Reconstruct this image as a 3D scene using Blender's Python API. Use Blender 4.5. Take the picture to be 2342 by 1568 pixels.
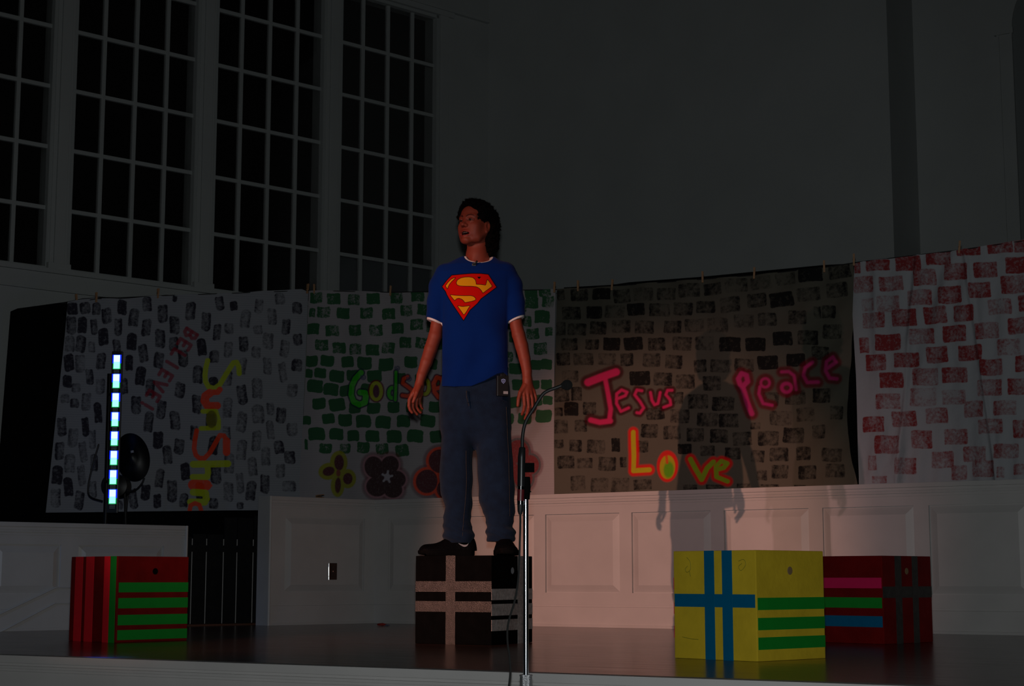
import bpy, bmesh, math, random
import numpy as np
from mathutils import Vector, Matrix
from mathutils.bvhtree import BVHTree

for o in list(bpy.data.objects):
    bpy.data.objects.remove(o, do_unlink=True)
SC = bpy.context.scene
COL = SC.collection
rad = math.radians

# ------------------------------------------------------------------ camera
FPX = 3820.0                     # focal length in pixels of the 2342 px frame
TANP = 536.0 / FPX
PIT = math.atan(TANP)
CAMH = 0.325                     # lens height above the stage boards (z = 0)
cam_d = bpy.data.cameras.new('camera')
cam = bpy.data.objects.new('camera', cam_d)
COL.objects.link(cam)
cam_d.sensor_width = 36.0
cam_d.lens = FPX / 2342.0 * 36.0
cam_d.clip_end = 200
cam.location = (0, 0, CAMH)
cam.rotation_euler = (math.pi / 2 + PIT, 0, 0)
SC.camera = cam

# ------------------------------------------------------------------ world, lights, exposure
w = bpy.data.worlds.new('night')
SC.world = w
w.use_nodes = True
w.node_tree.nodes['Background'].inputs[0].default_value = (0.55, 0.6, 0.62, 1)
w.node_tree.nodes['Background'].inputs[1].default_value = 0.0022

SC.view_settings.view_transform = 'Standard'
SC.view_settings.look = 'None'
SC.view_settings.exposure = 0.0
SC.view_settings.gamma = 1.0
SC.view_settings.use_curve_mapping = False


def light(name, kind, loc, power, col, radius=0.05, aim=None, size=None, blend=0.5):
    d = bpy.data.lights.new(name, kind)
    d.energy = power
    d.color = col
    d.shadow_soft_size = radius
    o = bpy.data.objects.new(name, d)
    COL.objects.link(o)
    o.location = loc
    if aim is not None:
        o.rotation_euler = (Vector(aim) - Vector(loc)).to_track_quat('-Z', 'Y').to_euler()
    if size:
        d.spot_size = size
        d.spot_blend = blend
    return o


# the camera's own flash, the two follow spots in the hall and a blue stage spot
light('camera_flash', 'SPOT', (0.0, 0.02, CAMH + 0.12), 310, (0.96, 1.0, 1.0), 0.03,
      aim=(0.0, 10, 0.9), size=rad(78), blend=0.9)
light('warm_spot', 'SPOT', (-8.8, -5.5, 4.1), 4400, (1.0, 0.45, 0.31), 0.05,
      aim=(0.72, 10.9, 0.40), size=rad(10.6), blend=0.7)
light('rose_spot', 'SPOT', (-9.8, -0.5, 3.3), 780, (1.0, 0.52, 0.50), 0.05,
      aim=(1.05, 10.6, 0.65), size=rad(13), blend=0.7)
light('blue_spot', 'SPOT', (-3.6, 9.4, 3.2), 420, (0.01, 0.10, 1.0), 0.02,
      aim=(-1.66, 7.01, 0.0), size=rad(2.8), blend=0.8)
light('blue_tint_fill', 'SPOT', (-7.5, 3.0, 2.6), 170, (0.30, 0.48, 1.0), 0.2,  # unseen lamp added to tint the left wainscot blue
      aim=(-3.5, 10.2, 0.35), size=rad(15), blend=1.0)


# ------------------------------------------------------------------ projection helpers
def ray(px, py):
    u = (px - 1171.0) / FPX
    v = (784.0 - py) / FPX
    return Vector((u, math.cos(PIT) - v * math.sin(PIT), math.sin(PIT) + v * math.cos(PIT)))


def at(px, py, Y):
    d = ray(px, py)
    t = Y / d.y
    return Vector((d.x * t, Y, CAMH + d.z * t))


def onplane(px, py, A, D):
    """point of a pixel's ray on the vertical plane through A (2d) along D (2d)"""
    d = ray(px, py)
    n = Vector((-D[1], D[0]))
    t = (n.x * A[0] + n.y * A[1]) / (n.x * d.x + n.y * d.y)
    return Vector((d.x * t, d.y * t, CAMH + d.z * t))


def onfloor(px, py, z=0.0):
    d = ray(px, py)
    t = (z - CAMH) / d.z
    return Vector((d.x * t, d.y * t, z))


# ------------------------------------------------------------------ materials
def mat(name, col, rough=0.6, metal=0.0, spec=0.5, noise=0.0, nscale=20.0, bump=0.0, bscale=80.0,
        emis=None, estr=0.0, sheen=0.0, trans=0.0, coat=0.0):
    m = bpy.data.materials.new(name)
    m.use_nodes = True
    nt = m.node_tree
    b = nt.nodes['Principled BSDF']
    b.inputs['Base Color'].default_value = (*col, 1)
    b.inputs['Roughness'].default_value = rough
    b.inputs['Metallic'].default_value = metal
    b.inputs['Specular IOR Level'].default_value = spec
    b.inputs['Sheen Weight'].default_value = sheen
    b.inputs['Transmission Weight'].default_value = trans
    b.inputs['Coat Weight'].default_value = coat
    tc = nt.nodes.new('ShaderNodeTexCoord')
    if noise:
        n = nt.nodes.new('ShaderNodeTexNoise')
        n.inputs['Scale'].default_value = nscale
        n.inputs['Detail'].default_value = 5
        nt.links.new(tc.outputs['Object'], n.inputs['Vector'])
        r = nt.nodes.new('ShaderNodeMapRange')
        r.inputs['From Min'].default_value = 0.3
        r.inputs['From Max'].default_value = 0.7
        r.inputs['To Min'].default_value = 1 - noise
        r.inputs['To Max'].default_value = 1 + noise
        nt.links.new(n.outputs['Fac'], r.inputs['Value'])
        v = nt.nodes.new('ShaderNodeVectorMath')
        v.operation = 'SCALE'
        v.inputs[0].default_value = col
        nt.links.new(r.outputs[0], v.inputs['Scale'])
        nt.links.new(v.outputs[0], b.inputs['Base Color'])
    if bump:
        n2 = nt.nodes.new('ShaderNodeTexNoise')
        n2.inputs['Scale'].default_value = bscale
        n2.inputs['Detail'].default_value = 4
        nt.links.new(tc.outputs['Object'], n2.inputs['Vector'])
        bp = nt.nodes.new('ShaderNodeBump')
        bp.inputs['Strength'].default_value = bump
        bp.inputs['Distance'].default_value = 0.01
        nt.links.new(n2.outputs['Fac'], bp.inputs['Height'])
        nt.links.new(bp.outputs[0], b.inputs['Normal'])
    if emis:
        b.inputs['Emission Color'].default_value = (*emis, 1)
        b.inputs['Emission Strength'].default_value = estr
    return m


M = dict(
    wall=mat('painted_wall', (0.44, 0.465, 0.46), 0.85, noise=0.04, nscale=2.0, spec=0.2),
    white=mat('white_paint', (0.56, 0.55, 0.54), 0.45, noise=0.05, nscale=4.0, bump=0.03, bscale=30),
    muntin=mat('window_paint', (0.41, 0.44, 0.435), 0.6),
    glass=mat('night_glass', (0.9, 0.9, 0.9), 0.02, trans=1.0),
    board=mat('grey_board', (0.15, 0.17, 0.19), 0.8),
    outside=mat('night_outside', (0.06, 0.054, 0.05), 0.95),
    black=mat('black_cloth', (0.004, 0.004, 0.0045), 0.95, spec=0.1),
    plank=mat('black_plank', (0.012, 0.012, 0.013), 0.7, noise=0.2, spec=0.2),
    plastic=mat('black_plastic', (0.012, 0.012, 0.013), 0.32),
    rubber=mat('black_rubber', (0.010, 0.010, 0.010), 0.55),
    chrome=mat('chrome', (0.80, 0.84, 0.92), 0.17, metal=1.0),
    steel=mat('steel', (0.6, 0.6, 0.6), 0.10, metal=1.0),
    castm=mat('cast_metal', (0.62, 0.63, 0.66), 0.35, metal=0.9, bump=0.4, bscale=400),
    wood=mat('clothespin_wood', (0.42, 0.22, 0.10), 0.6, noise=0.2, nscale=60),
    red=mat('dark_red_paint', (0.20, 0.005, 0.005), 0.5, spec=0.2, noise=0.15, nscale=12, bump=0.08, bscale=60),
    yellow=mat('yellow_paint', (0.84, 0.60, 0.035), 0.42, noise=0.08, nscale=10, bump=0.12, bscale=45),
    blackp=mat('black_paint', (0.004, 0.004, 0.004), 0.7, noise=0.2, nscale=20, bump=0.05, bscale=60, spec=0.02),
    t_blue=mat('blue_tape', (0.0, 0.16, 0.34), 0.35, noise=0.04),
    t_green=mat('green_tape', (0.012, 0.33, 0.035), 0.35, noise=0.04),
    t_red=mat('bright_red_tape', (0.95, 0.020, 0.035), 0.35, noise=0.04),
    t_pink=mat('pink_tape', (0.85, 0.02, 0.13), 0.35, noise=0.04),
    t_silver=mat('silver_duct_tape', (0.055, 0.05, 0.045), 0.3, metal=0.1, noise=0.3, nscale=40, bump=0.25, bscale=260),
    t_silver_lit=mat('silver_tape_lit', (0.50, 0.47, 0.45), 0.4, metal=0.15, noise=0.3, nscale=60, bump=0.4, bscale=90),  # lit copy of the tape above, flash brightness put into its colour
    hole=mat('cut_wood', (0.30, 0.20, 0.10), 0.7),
    plate=mat('dark_metal_plate', (0.020, 0.013, 0.011), 0.35),
    matte=mat('matt_black', (0.004, 0.004, 0.004), 0.9, spec=0.02),
    cord=mat('line_cord', (0.02, 0.02, 0.02), 0.7),
    band=mat('red_band', (0.10, 0.008, 0.012), 0.4),
    led=mat('led_cyan', (0.2, 0.6, 0.6), 0.4, emis=(0.50, 1.0, 1.0), estr=1.7),
    ledg=mat('led_green', (0.2, 0.6, 0.4), 0.4, emis=(0.28, 1.0, 0.70), estr=1.5),
    bloomb=mat('blue_bloom', (0.02, 0.02, 0.3), 0.4, emis=(0.0, 0.01, 1.0), estr=1.6),
    bloomgr=mat('green_bloom', (0.02, 0.2, 0.05), 0.4, emis=(0.0, 0.5, 0.10), estr=0.5),
    leddim=mat('led_unlit', (0.35, 0.4, 0.4), 0.4, emis=(0.3, 0.4, 0.42), estr=0.12),
    gloss=mat('gloss_black', (0.003, 0.003, 0.004), 0.35, spec=0.2),
    denim=mat('denim', (0.006, 0.020, 0.050), 0.9, noise=0.22, nscale=22, bump=0.35, bscale=350, sheen=0.1, spec=0.2),
    denimseam=mat('denim_seam', (0.06, 0.05, 0.04), 0.9),
    shirt=mat('royal_blue_cotton', (0.001, 0.022, 0.165), 0.95, noise=0.05, nscale=9, sheen=0.05, spec=0.1),
    under=mat('white_cotton', (0.80, 0.78, 0.80), 0.9, spec=0.2),
    shoe=mat('black_leather', (0.004, 0.004, 0.005), 0.5, bump=0.2, bscale=90, spec=0.05),
    sole=mat('shoe_sole', (0.004, 0.004, 0.004), 0.7, spec=0.05),
    grey=mat('silver_grey', (0.35, 0.37, 0.40), 0.5),
    hair=mat('dark_curly_hair', (0.003, 0.0024, 0.0024), 0.8, bump=0.9, bscale=220, spec=0.08),
    ltblue=mat('light_blue_mark', (0.25, 0.35, 0.7), 0.5),
    scrap=mat('red_scrap', (0.30, 0.02, 0.015), 0.8),
    scrapb=mat('blue_scrap', (0.10, 0.12, 0.2), 0.8),
)


def new_nodes(name):
    m = bpy.data.materials.new(name)
    m.use_nodes = True
    return m, m.node_tree, m.node_tree.nodes['Principled BSDF']


# ------------------------------------------------------------------ object helpers
def tag(o, label=None, cat=None, group=None, kind=None):
    if label:
        o['label'] = label
    if cat:
        o['category'] = cat
    if group:
        o['group'] = group
    if kind:
        o['kind'] = kind
    return o


def empty(name, loc=(0, 0, 0), rz=0.0):
    o = bpy.data.objects.new(name, None)
    o.empty_display_size = 0.1
    COL.objects.link(o)
    o.location = loc
    o.rotation_euler = (0, 0, rz)
    return o


def link(name, me, m, parent=None, smooth=False):
    """a mesh given in world coordinates; it keeps its place under its parent"""
    o = bpy.data.objects.new(name, me)
    COL.objects.link(o)
    if m is not None:
        for x in (m if isinstance(m, (list, tuple)) else [m]):
            me.materials.append(x)
    if smooth:
        me.shade_smooth()
    if parent is not None:
        bpy.context.view_layer.update()
        o.parent = parent
        o.matrix_parent_inverse = parent.matrix_world.inverted()
    return o


class MB:
    """collects boxes, prisms and tubes into one mesh"""

    def __init__(self):
        self.v, self.f, self.mi = [], [], []

    def add(self, vs, fs, mi=0):
        b = len(self.v)
        self.v += [tuple(x) for x in vs]
        self.f += [tuple(b + i for i in f) for f in fs]
        self.mi += [mi] * len(fs)
        return self

    def box(self, p0, p1, T=None, mi=0):
        x0, y0, z0 = p0
        x1, y1, z1 = p1
        vs = [Vector(c) for c in ((x0, y0, z0), (x1, y0, z0), (x1, y1, z0), (x0, y1, z0),
                                  (x0, y0, z1), (x1, y0, z1), (x1, y1, z1), (x0, y1, z1))]
        if T:
            vs = [T(v) for v in vs]
        fs = [(0, 3, 2, 1), (4, 5, 6, 7), (0, 1, 5, 4), (1, 2, 6, 5), (2, 3, 7, 6), (3, 0, 4, 7)]
        return self.add(vs, fs, mi)

    def quad(self, a, b, c, d, mi=0):
        return self.add([a, b, c, d], [(0, 1, 2, 3)], mi)

    def frustum(self, r0, n0, r1, n1, T, mi=0):
        """raised panel: rectangle r0 at depth n0 rising to rectangle r1 at n1 (r = s0,z0,s1,z1)"""
        a = [(r0[0], n0, r0[1]), (r0[2], n0, r0[1]), (r0[2], n0, r0[3]), (r0[0], n0, r0[3])]
        b = [(r1[0], n1, r1[1]), (r1[2], n1, r1[1]), (r1[2], n1, r1[3]), (r1[0], n1, r1[3])]
        vs = [T(Vector(c)) for c in a + b]
        fs = [(4, 5, 6, 7)] + [(i, (i + 1) % 4, 4 + (i + 1) % 4, 4 + i) for i in range(4)]
        return self.add(vs, fs, mi)

    def tube(self, pts, r, n=10, mi=0, cap=True):
        pts = [Vector(p) for p in pts]
        rs = r if isinstance(r, (list, tuple)) else [r] * len(pts)
        vs, fs = [], []
        t = (pts[1] - pts[0]).normalized()
        up = Vector((0, 0, 1)) if abs(t.z) < 0.9 else Vector((1, 0, 0))
        a = t.cross(up).normalized()
        for i, p in enumerate(pts):
            if i == 0:
                t = (pts[1] - pts[0])
            elif i == len(pts) - 1:
                t = pts[-1] - pts[-2]
            else:
                t = pts[i + 1] - pts[i - 1]
            t = t.normalized() if t.length > 1e-9 else Vector((0, 0, 1))
            a = (a - t * a.dot(t)).normalized()
            b = t.cross(a)
            for k in range(n):
                q = 2 * math.pi * k / n
                vs.append(p + (a * math.cos(q) + b * math.sin(q)) * rs[i])
        for i in range(len(pts) - 1):
            for k in range(n):
                fs.append((i * n + k, i * n + (k + 1) % n, (i + 1) * n + (k + 1) % n, (i + 1) * n + k))
        if cap:
            fs.append(tuple(reversed(range(n))))
            fs.append(tuple((len(pts) - 1) * n + k for k in range(n)))
        return self.add(vs, fs, mi)

    def ellipsoid(self, c, r, R=None, nu=20, nv=12, mi=0):
        vs, fs = [], []
        for j in range(nv + 1):
            th = math.pi * j / nv
            for i in range(nu):
                ph = 2 * math.pi * i / nu
                p = Vector((r[0] * math.sin(th) * math.cos(ph), r[1] * math.sin(th) * math.sin(ph), r[2] * math.cos(th)))
                if R is not None:
                    p = R @ p
                vs.append(Vector(c) + p)
        for j in range(nv):
            for i in range(nu):
                fs.append((j * nu + i, (j + 1) * nu + i, (j + 1) * nu + (i + 1) % nu, j * nu + (i + 1) % nu))
        return self.add(vs, fs, mi)

    def build(self, name, m, parent=None, smooth=False, bevel=0.0, fix=True):
        me = bpy.data.meshes.new(name)
        me.from_pydata([tuple(v) for v in self.v], [], self.f)
        me.validate()
        me.polygons.foreach_set('material_index', self.mi[:len(me.polygons)] + [0] * max(0, len(me.polygons) - len(self.mi)))
        if fix or bevel:
            bm = bmesh.new()
            bm.from_mesh(me)
            if bevel:
                ed = [e for e in bm.edges if len(e.link_faces) == 2 and e.calc_face_angle(0) > 0.6]
                bmesh.ops.bevel(bm, geom=ed, offset=bevel, segments=2, profile=0.7, affect='EDGES')
            bmesh.ops.recalc_face_normals(bm, faces=bm.faces)
            bm.to_mesh(me)
            bm.free()
        o = link(name, me, m, parent, smooth)
        if smooth:
            me.set_sharp_from_angle(angle=rad(40))
        return o


def spline(pts, n=8):
    """Catmull-Rom through the points"""
    P = [Vector(p) for p in pts]
    P = [P[0] * 2 - P[1]] + P + [P[-1] * 2 - P[-2]]
    out = []
    for i in range(1, len(P) - 2):
        for k in range(n):
            t = k / n
            a, b, c, d = P[i - 1], P[i], P[i + 1], P[i + 2]
            out.append(0.5 * ((2 * b) + (c - a) * t + (2 * a - 5 * b + 4 * c - d) * t * t + (3 * b - a - 3 * c + d) * t ** 3))
    out.append(P[-2])
    return out


# ------------------------------------------------------------------ plan of the hall
U_BACK = Vector((0.834, -0.552))          # along the back wainscot, left to right
U_LEFT = Vector((0.745, 0.667))           # along the window side, towards the back corner
C_IN = onfloor(855, 1424.5)               # inner corner of the white wainscot
C_IN = Vector((C_IN.x, C_IN.y))
N_BACK = Vector((-U_BACK.y, U_BACK.x)) * -1   # towards the room
N_LEFT = Vector((U_LEFT.y, -U_LEFT.x))        # towards the room


def frame(A, U, N):
    """local (s, n, z) -> world"""
    def T(v):
        return Vector((A.x + U.x * v.x + N.x * v.y, A.y + U.y * v.x + N.y * v.y, v.z))
    return T


def s_of(px, A, U, py=1300):
    p = onplane(px, py, A, U)
    return (Vector((p.x, p.y)) - A).dot(U)


def z_of(px, py, A, U):
    return onplane(px, py, A, U).z


# stage front edge
E0 = onfloor(0, 1497)
E1 = onfloor(1985, 1564.5)
E0, E1 = Vector((E0.x, E0.y)), Vector((E1.x, E1.y))
U_EDGE = (E1 - E0).normalized()
N_EDGE = Vector((U_EDGE.y, -U_EDGE.x))
if N_EDGE.y > 0:
    N_EDGE = -N_EDGE

# --- stage floor
m, nt, b = new_nodes('stage_boards')
tc = nt.nodes.new('ShaderNodeTexCoord')
mp = nt.nodes.new('ShaderNodeMapping')
ang = math.atan2(U_EDGE.y, U_EDGE.x)
mp.inputs['Rotation'].default_value = (0, 0, -ang)
nt.links.new(tc.outputs['Object'], mp.inputs['Vector'])
br = nt.nodes.new('ShaderNodeTexBrick')
br.inputs['Color1'].default_value = (0.085, 0.043, 0.034, 1)
br.inputs['Color2'].default_value = (0.125, 0.065, 0.050, 1)
br.inputs['Mortar'].default_value = (0.018, 0.009, 0.007, 1)
br.inputs['Scale'].default_value = 1.0
br.inputs['Mortar Size'].default_value = 0.0012
br.inputs['Brick Width'].default_value = 1.9
br.inputs['Row Height'].default_value = 0.083
nt.links.new(mp.outputs[0], br.inputs['Vector'])
sc = nt.nodes.new('ShaderNodeMapping')
sc.inputs['Scale'].default_value = (1.2, 30, 1)
nt.links.new(mp.outputs[0], sc.inputs['Vector'])
ns = nt.nodes.new('ShaderNodeTexNoise')
ns.inputs['Scale'].default_value = 1.6
ns.inputs['Detail'].default_value = 6
nt.links.new(sc.outputs[0], ns.inputs['Vector'])
mx = nt.nodes.new('ShaderNodeMix')
mx.data_type = 'RGBA'
mx.blend_type = 'MULTIPLY'
mx.inputs[0].default_value = 0.75
cr = nt.nodes.new('ShaderNodeValToRGB')
cr.color_ramp.elements[0].position = 0.3
cr.color_ramp.elements[0].color = (0.45, 0.45, 0.45, 1)
cr.color_ramp.elements[1].position = 0.75
cr.color_ramp.elements[1].color = (1.2, 1.2, 1.2, 1)
nt.links.new(ns.outputs['Fac'], cr.inputs[0])
nt.links.new(br.outputs['Color'], mx.inputs[6])
nt.links.new(cr.outputs[0], mx.inputs[7])
nt.links.new(mx.outputs[2], b.inputs['Base Color'])
rr = nt.nodes.new('ShaderNodeMapRange')
rr.inputs['To Min'].default_value = 0.13
rr.inputs['To Max'].default_value = 0.30
nt.links.new(ns.outputs['Fac'], rr.inputs['Value'])
nt.links.new(rr.outputs[0], b.inputs['Roughness'])
b.inputs['Specular IOR Level'].default_value = 0.6
M['boards'] = m

Tf = frame(E0, U_EDGE, N_EDGE)
mb = MB()
mb.box((-6, -9.5, -0.04), (12, -0.02, 0.0), Tf)
fl = mb.build('floor', M['boards'])
tag(fl, kind='structure')
# nosing and fascia
mb = MB()
mb.box((-6, -0.05, -0.030), (12, 0.022, 0.0015), Tf)
mb.box((-6, -0.05, -0.042), (12, 0.008, -0.030), Tf)
mb.box((-6, -0.05, -0.054), (12, 0.014, -0.042), Tf)
mb.box((-6, -0.05, -0.066), (12, 0.002, -0.054), Tf)
tr = mb.build('trim_1', M['white'], bevel=0.003)
tag(tr, kind='structure')
mb = MB()
mb.box((-6, -0.12, -0.98), (12, -0.012, -0.05), Tf)
for s in np.arange(-5.2, 11, 1.6):
    mb.box((s, -0.012, -0.90), (s + 1.5, -0.004, -0.135), Tf)
fa = mb.build('wall_stage_front', M['white'], bevel=0.002)
tag(fa, kind='structure')
hf = MB()
hf.box((-14, -6, -1.0), (14, 12, -0.98))
tag(hf.build('floor_hall', mat('hall_carpet', (0.05, 0.03, 0.03), 0.95)), kind='structure')


# --- wainscot partitions
def wainscot(name, A, U, N, s0, s1, H, panels, base=True, thick=0.09, zrail=None, ends=(False, False)):
    """partition wall with raised panels; panels = list of (s0, s1)"""
    T = frame(A, U, N)
    root = MB()
    root.box((s0, -thick, 0), (s1, 0, H - 0.028), T)
    w_ = root.build(name, M['white'])
    tag(w_, kind='structure')
    zb, zt = 0.225, H - 0.135
    fr = MB()
    P = 0.016
    zs0, zs1 = 0.145, H - 0.03
    edges = [s0] + [x for p in panels for x in p] + [s1]
    for i in range(0, len(edges), 2):
        if edges[i + 1] > edges[i]:
            fr.box((edges[i], 0, zs0), (edges[i + 1], P, zs1), T)
    for (a, c) in panels:
        fr.box((a, 0, zs0), (c, P, zb), T)
        fr.box((a, 0, zt), (c, P, zs1), T)
    fr.build('panel_frame', M['white'], w_)
    for (a, c) in panels:
        pm = MB()
        e = 0.006
        pm.frustum((a + e, zb + e, c - e, zt - e), 0.001, (a + 0.050, zb + 0.050, c - 0.050, zt - 0.050), P + 0.002, T)
        pm.build('panel', M['white'], w_)
    cp = MB()
    cp.box((s0, -thick - 0.012, H - 0.028), (s1, 0.030, H), T)
    cp.box((s0, 0, H - 0.046), (s1, 0.022, H - 0.028), T)
    cp.box((s0, 0, H - 0.062), (s1, 0.026, H - 0.050), T)
    cp.box((s0, 0, H - 0.080), (s1, 0.019, H - 0.066), T)
    cp.build('cap_rail', M['white'], w_, bevel=0.003)
    bs = MB()
    bs.box((s0, 0, 0.0), (s1, 0.022, 0.133), T)
    bs.box((s0, 0, 0.133), (s1, 0.014, 0.147), T)
    bs.box((s0, 0.02, 0.0), (s1, 0.034, 0.018), T)
    bs.build('baseboard', M['white'], w_, bevel=0.003)
    return w_, T


sB = lambda px: s_of(px, C_IN, U_BACK)
HB = z_of(1300, 1129, C_IN, U_BACK)
p0, p1 = sB(1250), sB(1420)
pitch = (sB(2130) - sB(1250)) / 4.0
pans = [(p0 + (k) * pitch, p1 + k * pitch) for k in range(-2, 7)]
pans = [p for p in pans if p[0] > 0.05]
wb, TB = wainscot('wall_stage_back', C_IN, U_BACK, N_BACK, 0.0, pans[-1][1] + 0.15, HB, pans)
sL = lambda px: s_of(px, C_IN, U_LEFT)
HL = HB
wl, TL = wainscot('wall_stage_angle', C_IN, U_LEFT, N_LEFT, sL(611), 0.0, HL, [(sL(648), sL(830))])
# end post of the angled partition
mb = MB()
mb.box((sL(611) - 0.012, -0.11, 0), (sL(611) + 0.002, 0.036, HL + 0.001), TL)
mb.tube([TL(Vector((sL(611), 0.03, 0))), TL(Vector((sL(611), 0.03, HL)))], 0.010, 10)
mb.build('end_post', M['white'], wl, bevel=0.002)
# lower left partition, same line, past the opening
A_L2 = onfloor(416, 1434)
A_L2 = Vector((A_L2.x, A_L2.y))
sL2 = lambda px: s_of(px, A_L2, U_LEFT, 1230)
H2 = z_of(200, 1197, A_L2, U_LEFT)
w2, T2 = wainscot('wall_stage_left', A_L2, U_LEFT, N_LEFT, sL2(-330), 0.0, H2,
                  [(sL2(-190), sL2(-40)), (sL2(-14), sL2(138)), (sL2(178), sL2(372))])
mb = MB()
mb.tube([T2(Vector((0.0, 0.03, 0))), T2(Vector((0.0, 0.03, H2)))], 0.009, 10)
mb.box((-0.006, -0.10, 0), (0.004, 0.03, H2), T2)
mb.build('end_post', M['white'], w2)
# slanted stair stringer in front of it
mb = MB()
q = [(-60, 1450), (-60, 1432), (20, 1395), (128, 1343), (160, 1343), (260, 1343), (260, 1432), (20, 1440)]
pts = [onplane(x, y, A_L2 + N_LEFT * 0.03, U_LEFT) for x, y in q]
back = [p - Vector((N_LEFT.x, N_LEFT.y, 0)) * 0.028 + Vector((N_LEFT.x, N_LEFT.y, 0)) * 0.0 for p in pts]
nq = len(q)
mb.add(pts + back, [tuple(range(nq)), tuple(reversed(range(nq, 2 * nq)))] + [(i, (i + 1) % nq, nq + (i + 1) % nq, nq + i) for i in range(nq)])
q2 = [(-60, 1470), (10, 1440), (125, 1379), (260, 1379)]
ln = [onplane(x, y, A_L2 + N_LEFT * 0.034, U_LEFT) for x, y in q2]
mb.tube(ln, 0.006, 6)
q3 = [(-60, 1432), (128, 1343), (260, 1343)]
mb.tube([onplane(x, y, A_L2 + N_LEFT * 0.034, U_LEFT) for x, y in q3], 0.006, 6)
mb.build('stair_stringer', M['white'], w2)

# dark plank screen filling the opening
scr = empty('plank_screen', (A_L2.x, A_L2.y + 0.2, 0))
tag(scr, 'black vertical plank screen in the gap between the two white panelled partitions', 'plank screen')
A_S = A_L2 - N_LEFT * 0.30
TS = frame(A_S, U_LEFT, N_LEFT)
slits = [404, 438, 471, 510, 541, 578, 612]
sS = [s_of(x, A_S, U_LEFT, 1320) for x in slits]
tops = [0.60, 0.62, 0.62, 0.74, 0.74, 0.76]
for i in range(6):
    mb = MB()
    mb.box((sS[i] + 0.0045, -0.004, 0.002), (sS[i + 1] - 0.0045, 0, tops[i]), TS)
    mb.build('plank', M['plank'], scr)
mb = MB()
mb.box((sS[0] - 0.01, -0.016, 0.003), (sS[-1] + 0.01, -0.008, 0.59), TS)
mb.build('backing_board', M['white'], scr)
mb = MB()
mb.box((sS[0], 0.0, 0.50), (sS[-1], 0.018, 0.545), TS)
mb.build('cross_rail', M['plank'], scr)
mb = MB()
mb.box((sS[0] - 0.05, 0.0, 0.0), (sS[-1] + 0.04, 0.14, 0.012), TS)
mb.build('sill_strip', mat('sill_wood', (0.12, 0.05, 0.03), 0.5), scr)

# --- upper walls
CORN = Vector((-0.225, 15.5))
TW = frame(CORN, U_LEFT, N_LEFT)          # window wall: s negative to the left
TM = frame(CORN, U_BACK, N_BACK)
ZB, ZT = -0.05, 7.2
sW = lambda px, py=300: s_of(px, CORN, U_LEFT, py)
zW = lambda px, py: z_of(px, py, CORN, U_LEFT)
# window openings measured where they stand
panels_px = [(176, (250, 325, 398), 464), (499, (560, 627, 691), 751), (782, (838, 896, 953), 1006)]
zh = [zW(1006, y) for y in (149, 264, 384, 498, 613)]
dz = (zh[0] - zh[4]) / 4
z_low = zW(450, 659)
z_top = zW(1006, 30)
zs_rows = [zh[4] + k * dz for k in range(-2, 8)]
s_p = []
for (a, mm, c) in panels_px:
    s_p.append((sW(a, 0), sW(c, 0)))
# use the mean width so all four lights match
wp = sum(c - a for a, c in s_p) / 3
gap = ((s_p[1][0] - s_p[0][1]) + (s_p[2][0] - s_p[1][1])) / 2
s_right = s_p[2][1]
wins = [(s_right - wp - k * (wp + gap), s_right - k * (wp + gap)) for k in range(4)]
z_top = zh[0] + dz * 1.0
mb = MB()
L0 = -9.0
tw = 0.22
mb.box((L0, -tw, ZB), (0.0, 0, z_low), TW)
mb.box((L0, -tw, z_top), (0.0, 0, ZT), TW)
mb.box((s_right, -tw, z_low), (0.0, 0, z_top), TW)
mb.box((L0, -tw, z_low), (wins[3][0], 0, z_top), TW)
wlft = mb.build('wall_left', M['wall'])
tag(wlft, kind='structure')
for k in range(3):
    pass
for k, (a, c) in enumerate(wins):
    fr = MB()
    d0, d1 = -0.10, -0.055
    e = 0.028
    # jamb frame
    fr.box((a, -0.12, z_low), (a + e, -0.01, z_top), TW)
    fr.box((c - e, -0.12, z_low), (c, -0.01, z_top), TW)
    fr.box((a, -0.12, z_top - e), (c, -0.01, z_top), TW)
    fr.box((a, -0.12, z_low), (c, -0.01, z_low + 0.02), TW)
    wn = fr.build('window_%d' % (k + 1), M['muntin'])
    tag(wn, kind='structure')
    g = MB()
    for j in (1, 2, 3):
        x = a + (c - a) * j / 4
        g.box((x - 0.016, -0.085, z_low), (x + 0.016, -0.045, z_top), TW)
    for z in zs_rows:
        if z_low + 0.05 < z < z_top - 0.05:
            g.box((a, -0.083, z - 0.016), (c, -0.047, z + 0.016), TW)
    g.build('muntin_grid', M['muntin'], wn, bevel=0.004)
    gl = MB()
    gl.box((a, -0.068, z_low), (c, -0.064, z_top), TW)
    gl.build('glass', M['glass'], wn)
    if k == 0:
        pb = MB()
        pb.box((a + e, -0.105, z_low), (c - e, -0.095, zh[4]), TW)
        pb.build('blanking_board', M['board'], wn)
    if k < 3:
        # post between the lights
        po = MB()
        a2, c2 = wins[k + 1][1], a
        po.box((a2, -tw, z_low), (c2, 0.0, z_top), TW)
        po.box((a2 + 0.03, 0.0, z_low), (c2 - 0.03, 0.02, z_top), TW)
        po.box((a2 - 0.02, -0.02, z_low - 0.01), (c2 + 0.02, 0.03, z_low + 0.05), TW)
        tag(po.build('trim_%d' % (k + 2), M['wall'], bevel=0.006), kind='structure')
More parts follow.
